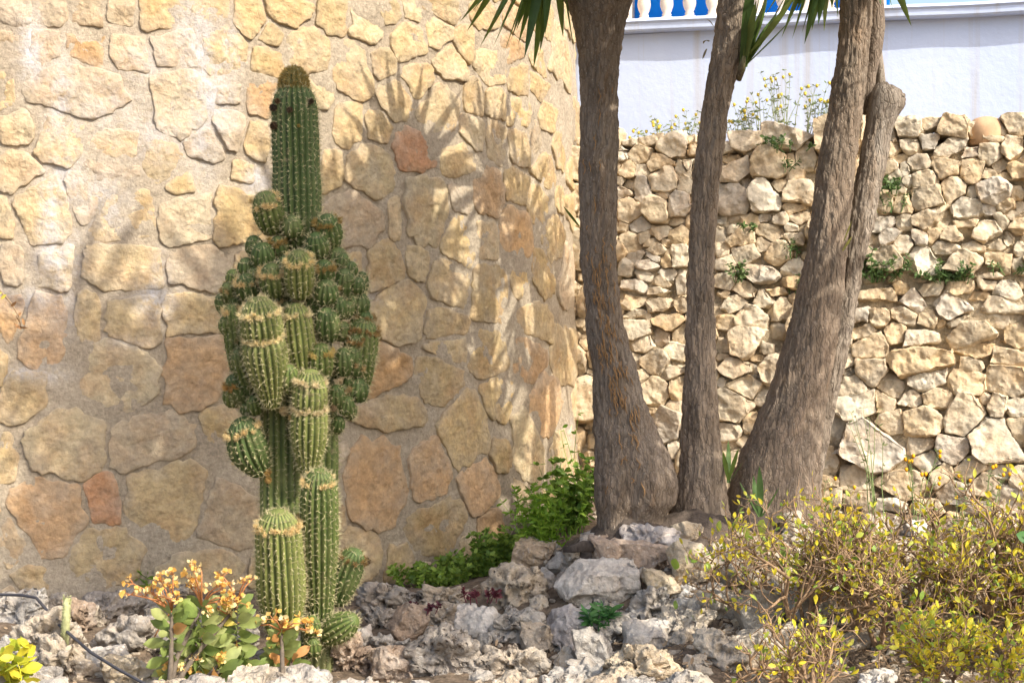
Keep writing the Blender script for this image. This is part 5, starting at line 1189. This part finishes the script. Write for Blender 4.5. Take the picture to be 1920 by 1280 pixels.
for i, (x, y, lab) in enumerate(((20, 1112, 'low green weed at the foot of the wall at the left edge'), (172, 1112, 'upright pointed green weed at the foot of the wall left of the spurge'), (225, 1112, 'spiny branched green weed leaning right at the foot of the wall'), (100, 1103, 'tiny green weed below the smallest bottom stone of the curved wall'))):
    weed('wall_weed', lab, 'weed', x, y, 7.85, (.14, .20, .13, .06)[i], (.7, .45, 1.0, .6)[i], (9, 8, 6, 5)[i], 5, .04, 20 + i, 3, GREENS, 'weeds along the foot of the curved wall', 50, base=at(x, y, 7.85))
weed('rockery_plant', 'small glossy green plant rooted between the white slab and grey pitted rock', 'plant', 1115, 1170, 7.0, .10, .6, 6, 4, .05, 31, 3, [(.06, .17, .05), (.08, .21, .06)], cap=60, base=at(1118, 1178, 7.05))
weed('red_succulent', 'dark red leafed succulent tucked beside the big pitted tan boulder', 'plant', 895, 1100, 7.4, .035, .8, 6, 4, .02, 32, 0, [(.13, .035, .05), (.17, .05, .06)], cap=60, base=at(895, 1122, 7.35))
weed('red_succulent', 'dark red leafed succulent between the dark pitted rocks', 'plant', 780, 1130, 7.4, .03, .8, 5, 4, .018, 33, 0, [(.11, .035, .05), (.15, .05, .06)], cap=40, base=at(782, 1142, 7.35))
weed('yellow_seedling', 'broad-leaved yellow green seedling in the bottom left corner', 'plant', 28, 1285, 6.5, .16, .7, 6, 3, .065, 34, 0, [(.52, .52, .04), (.42, .48, .05), (.60, .52, .05)], cap=60, base=at(28, 1290, 6.45))
# plants on and behind the dry stone wall
WF = [(.30, .34, .20), (.24, .31, .15)]
for i, (x, y, h, w, n) in enumerate(((1215, 262, .10, .6, 6), (1258, 258, .16, .6, 10), (1290, 252, .18, .5, 7), (1385, 255, .20, .5, 10), (1425, 248, .26, .5, 10), (1478, 240, .34, .45, 12), (1522, 235, .26, .5, 10), (1558, 232, .2, .5, 6))):
    lab = ('leftmost low yellow wildflower on top of the dry stone wall', 'broad clump of yellow wildflowers left of the middle trunk', 'wispy yellow wildflower touching the left side of the middle trunk', 'pale wildflower touching the right side of the middle trunk', 'bushy yellow wildflower a little right of the middle trunk', 'tallest yellow wildflower on top of the dry stone wall', 'full yellow wildflower between the tallest one and the leaning trunk', 'sparse wildflower touching the left side of the leaning trunk')[i]
    u, v_, p = dry_hit(x, y + 10); p = Vector((p.x, p.y + .12, p.z + .0))
    weed('wildflower', lab, 'flower', x, y, 10, h, w, n, 3, .026, 40 + i, 3, WF, 'yellow wildflowers on the dry stone wall', 30, base=p, flowers=1, fcol=(.74, .60, .10))
BL = [(.10, .17, .06), (.14, .22, .07), (.09, .14, .05)]
for i, (x, y, h, w, n, lf) in enumerate(((1640, 525, .15, .9, 20, 5), (1690, 505, .05, .8, 6, 4), (1788, 528, .11, .9, 16, 5), (1672, 395, .12, .8, 12, 4), (1668, 362, .08, .7, 8, 4), (1902, 512, .06, 1.2, 8, 4), (1384, 525, .10, .5, 8, 3), (1480, 285, .05, 1.6, 8, 4), (1448, 275, .07, .6, 5, 3), (1478, 320, .07, .5, 5, 3), (1405, 432, .03, 1, 5, 3), (1495, 480, .09, .7, 6, 3), (1490, 545, .08, .5, 5, 2))):
    lab = ('round dark green tuft growing from the dry stone wall beside the leaning trunk', 'flat green tuft right of the round dark tuft in the dry stone wall', 'grey green tuft growing out of the dry stone wall, farthest right but one', 'green tuft hanging in the dry stone wall above the round dark one', 'upper small green tuft in the dry stone wall near the cut-off stem', 'small green tuft in the dry stone wall at the right edge', 'dark green tuft in the dry stone wall close to the middle trunk', 'flat green tuft under the top stones between the middle and leaning trunks', 'small upright yellow green tuft near the top of the dry stone wall', 'lower yellow green tuft under the top stones of the dry stone wall', 'tiny green tuft in a joint right of the middle trunk', 'thin grey green tuft left of the leaning trunk', 'small grassy tuft low beside the left side of the leaning trunk')[i]
    u, v_, p = dry_hit(x, y); p = p + DN * .035
    t = weed('wall_tuft', lab, 'plant', x, y, 10, h, w, n, lf, .026, 60 + i, 3 if i % 2 else 0, BL, 'green tufts in the dry stone wall', 45, base=p, up=.5)
OR = [(.17, .22, .09), (.22, .25, .10)]
for i, (x, y, h, n, fl, lab) in enumerate(((1640, 985, .62, 7, 0, 'tall wispy weed with thin stems in front of the biggest pale dry wall stones'), (1720, 985, .36, 6, 2, 'wispy weed with one large orange yellow flower in front of the dry stone wall'), (1860, 985, .30, 6, 1, 'thin weed with small orange flowers near the right edge'), (1790, 990, .26, 5, 1, 'short wispy weed with an orange flower between the two other orange flowered weeds'), (1560, 985, .20, 5, 1, 'short yellow flowered weed right beside the leaning trunk'))):
    weed('wispy_weed', lab, 'weed', x, y, 8.6, h, .35, n, 2, .024, 90 + i, 3, OR, 'wispy weeds in front of the dry stone wall', 30, base=at(x, y, 8.6), flowers=fl, fcol=(.85, .48, .02))
# ------------------------------------------------------------------ small things
pb = dry_hit(1855, 254)[2] + Vector((0, .06, 0)); pr = [(.05, .002), (.085, .005), (.096, .03), (.10, .06), (.098, .09), (.085, .122), (.06, .142), (.03, .152), (.008, .155)]
v, f = lathe([(a, b_ - .05) for a, b_ in pr], 28); o = obj('clay_pot', mesh('clay_pot', v, f), plain('terracotta', (.50, .33, .20), rough=.85, var=.3, scale=9, bmp=.3), None, pb); tag(o, 'rounded terracotta pot lying among the top stones of the dry wall', 'pot')
mb = MB(); q = [at(x, y, Y) for (x, y, Y) in ((-60, 1110, 7.35), (0, 1114, 7.3), (40, 1115, 7.28), (68, 1120, 7.22), (92, 1148, 7.1), (112, 1172, 7.0), (140, 1196, 6.88), (170, 1222, 6.76), (215, 1250, 6.62), (262, 1276, 6.5), (300, 1296, 6.42))]
mb.tube(q, .006, 8); o = mb.build('garden_hose', plain('black_rubber', (.06, .06, .07), rough=.5, var=.2), None); tag(o, 'thin black irrigation hose running down over the pale rocks at the left', 'hose')
b0 = at(122, 1192, 6.95); t = thing('dry_flower_stalk', 'short thick pale green dried flower stalk standing beside the black hose', 'plant stalk', b0)
mb = MB(); mb.tube([b0 + Vector((0, 0, -.05)), b0 + Vector((.004, 0, .06)), at(126, 1120, 6.95)], [.013, .015, .013], 10); mb.build('stalk', M_TWIG, t, color=(.42, .43, .22))
rg = np.random.default_rng(2); zq = rg.random(500); B_, T_ = np.array(b0), np.array(at(126, 1118, 6.95)); th = rg.uniform(0, 6.28, 500); dd = np.stack([np.cos(th), np.sin(th), rg.uniform(-.2, .6, 500)], 1)
vv, ff = hairs(rg, B_ + zq[:, None] * (T_ - B_) + dd * .012, dd, rg.uniform(.004, .010, 500), .002); obj('scales', mesh('scales', vv - B_, ff, False), M_WOOL, t, kind='stuff', color=(.46, .47, .25))
p0 = at(-40, 520, 7.6); t = thing('dry_twig', 'withered twig with curled brown leaves hanging in at the left edge', 'twig', p0)
mb = MB(); mb.tube([p0, at(0, 545, 7.55), at(22, 570, 7.5), at(36, 595, 7.5), at(40, 618, 7.5)], [.006, .004, .003, .0025, .0015], 6); mb.tube([at(-40, 520, 7.6), at(-120, 600, 7.6), at(-160, 1120, 7.6)], [.006, .012, .018], 8); mb.build('stem', M_TWIG, t, color=(.30, .21, .12))
lv = Leaves(t); r = random.Random(3)
for (x, y) in ((4, 548), (12, 552), (30, 590), (36, 598), (40, 606), (34, 612), (26, 606), (42, 596), (20, 575), (38, 585)): lv.add(at(x, y, 7.5), Vector((r.uniform(-1, 1), -.3, r.uniform(-1, .3))), .04, 3, (.36, .20, .09) if y > 560 else (.45, .42, .06))
lv.done(20)
M_ORG = plain('driftwood', (.085, .07, .06), rough=.95, var=.4, scale=30, bmp=1.0, bdist=.01, stretch=(1, 1, .4))
mb = MB(); mb.tube([at(1056, 1030, 7.45), at(1075, 1026, 7.43), at(1095, 1020, 7.42), at(1112, 1023, 7.42), at(1132, 1012, 7.44), at(1150, 1004, 7.46)], [.008, .018, .024, .018, .015, .006], 14); vv = mb.v[0]; mb.v = [vv + fbm(vv * np.array([14, 30, 30]), 4, 3)[:, None] * np.array([.006, .014, .016])]; o = mb.build('dead_wood', M_ORG, None); tag(o, 'piece of dark dead wood lying on the root mound above the rocks', 'wood')
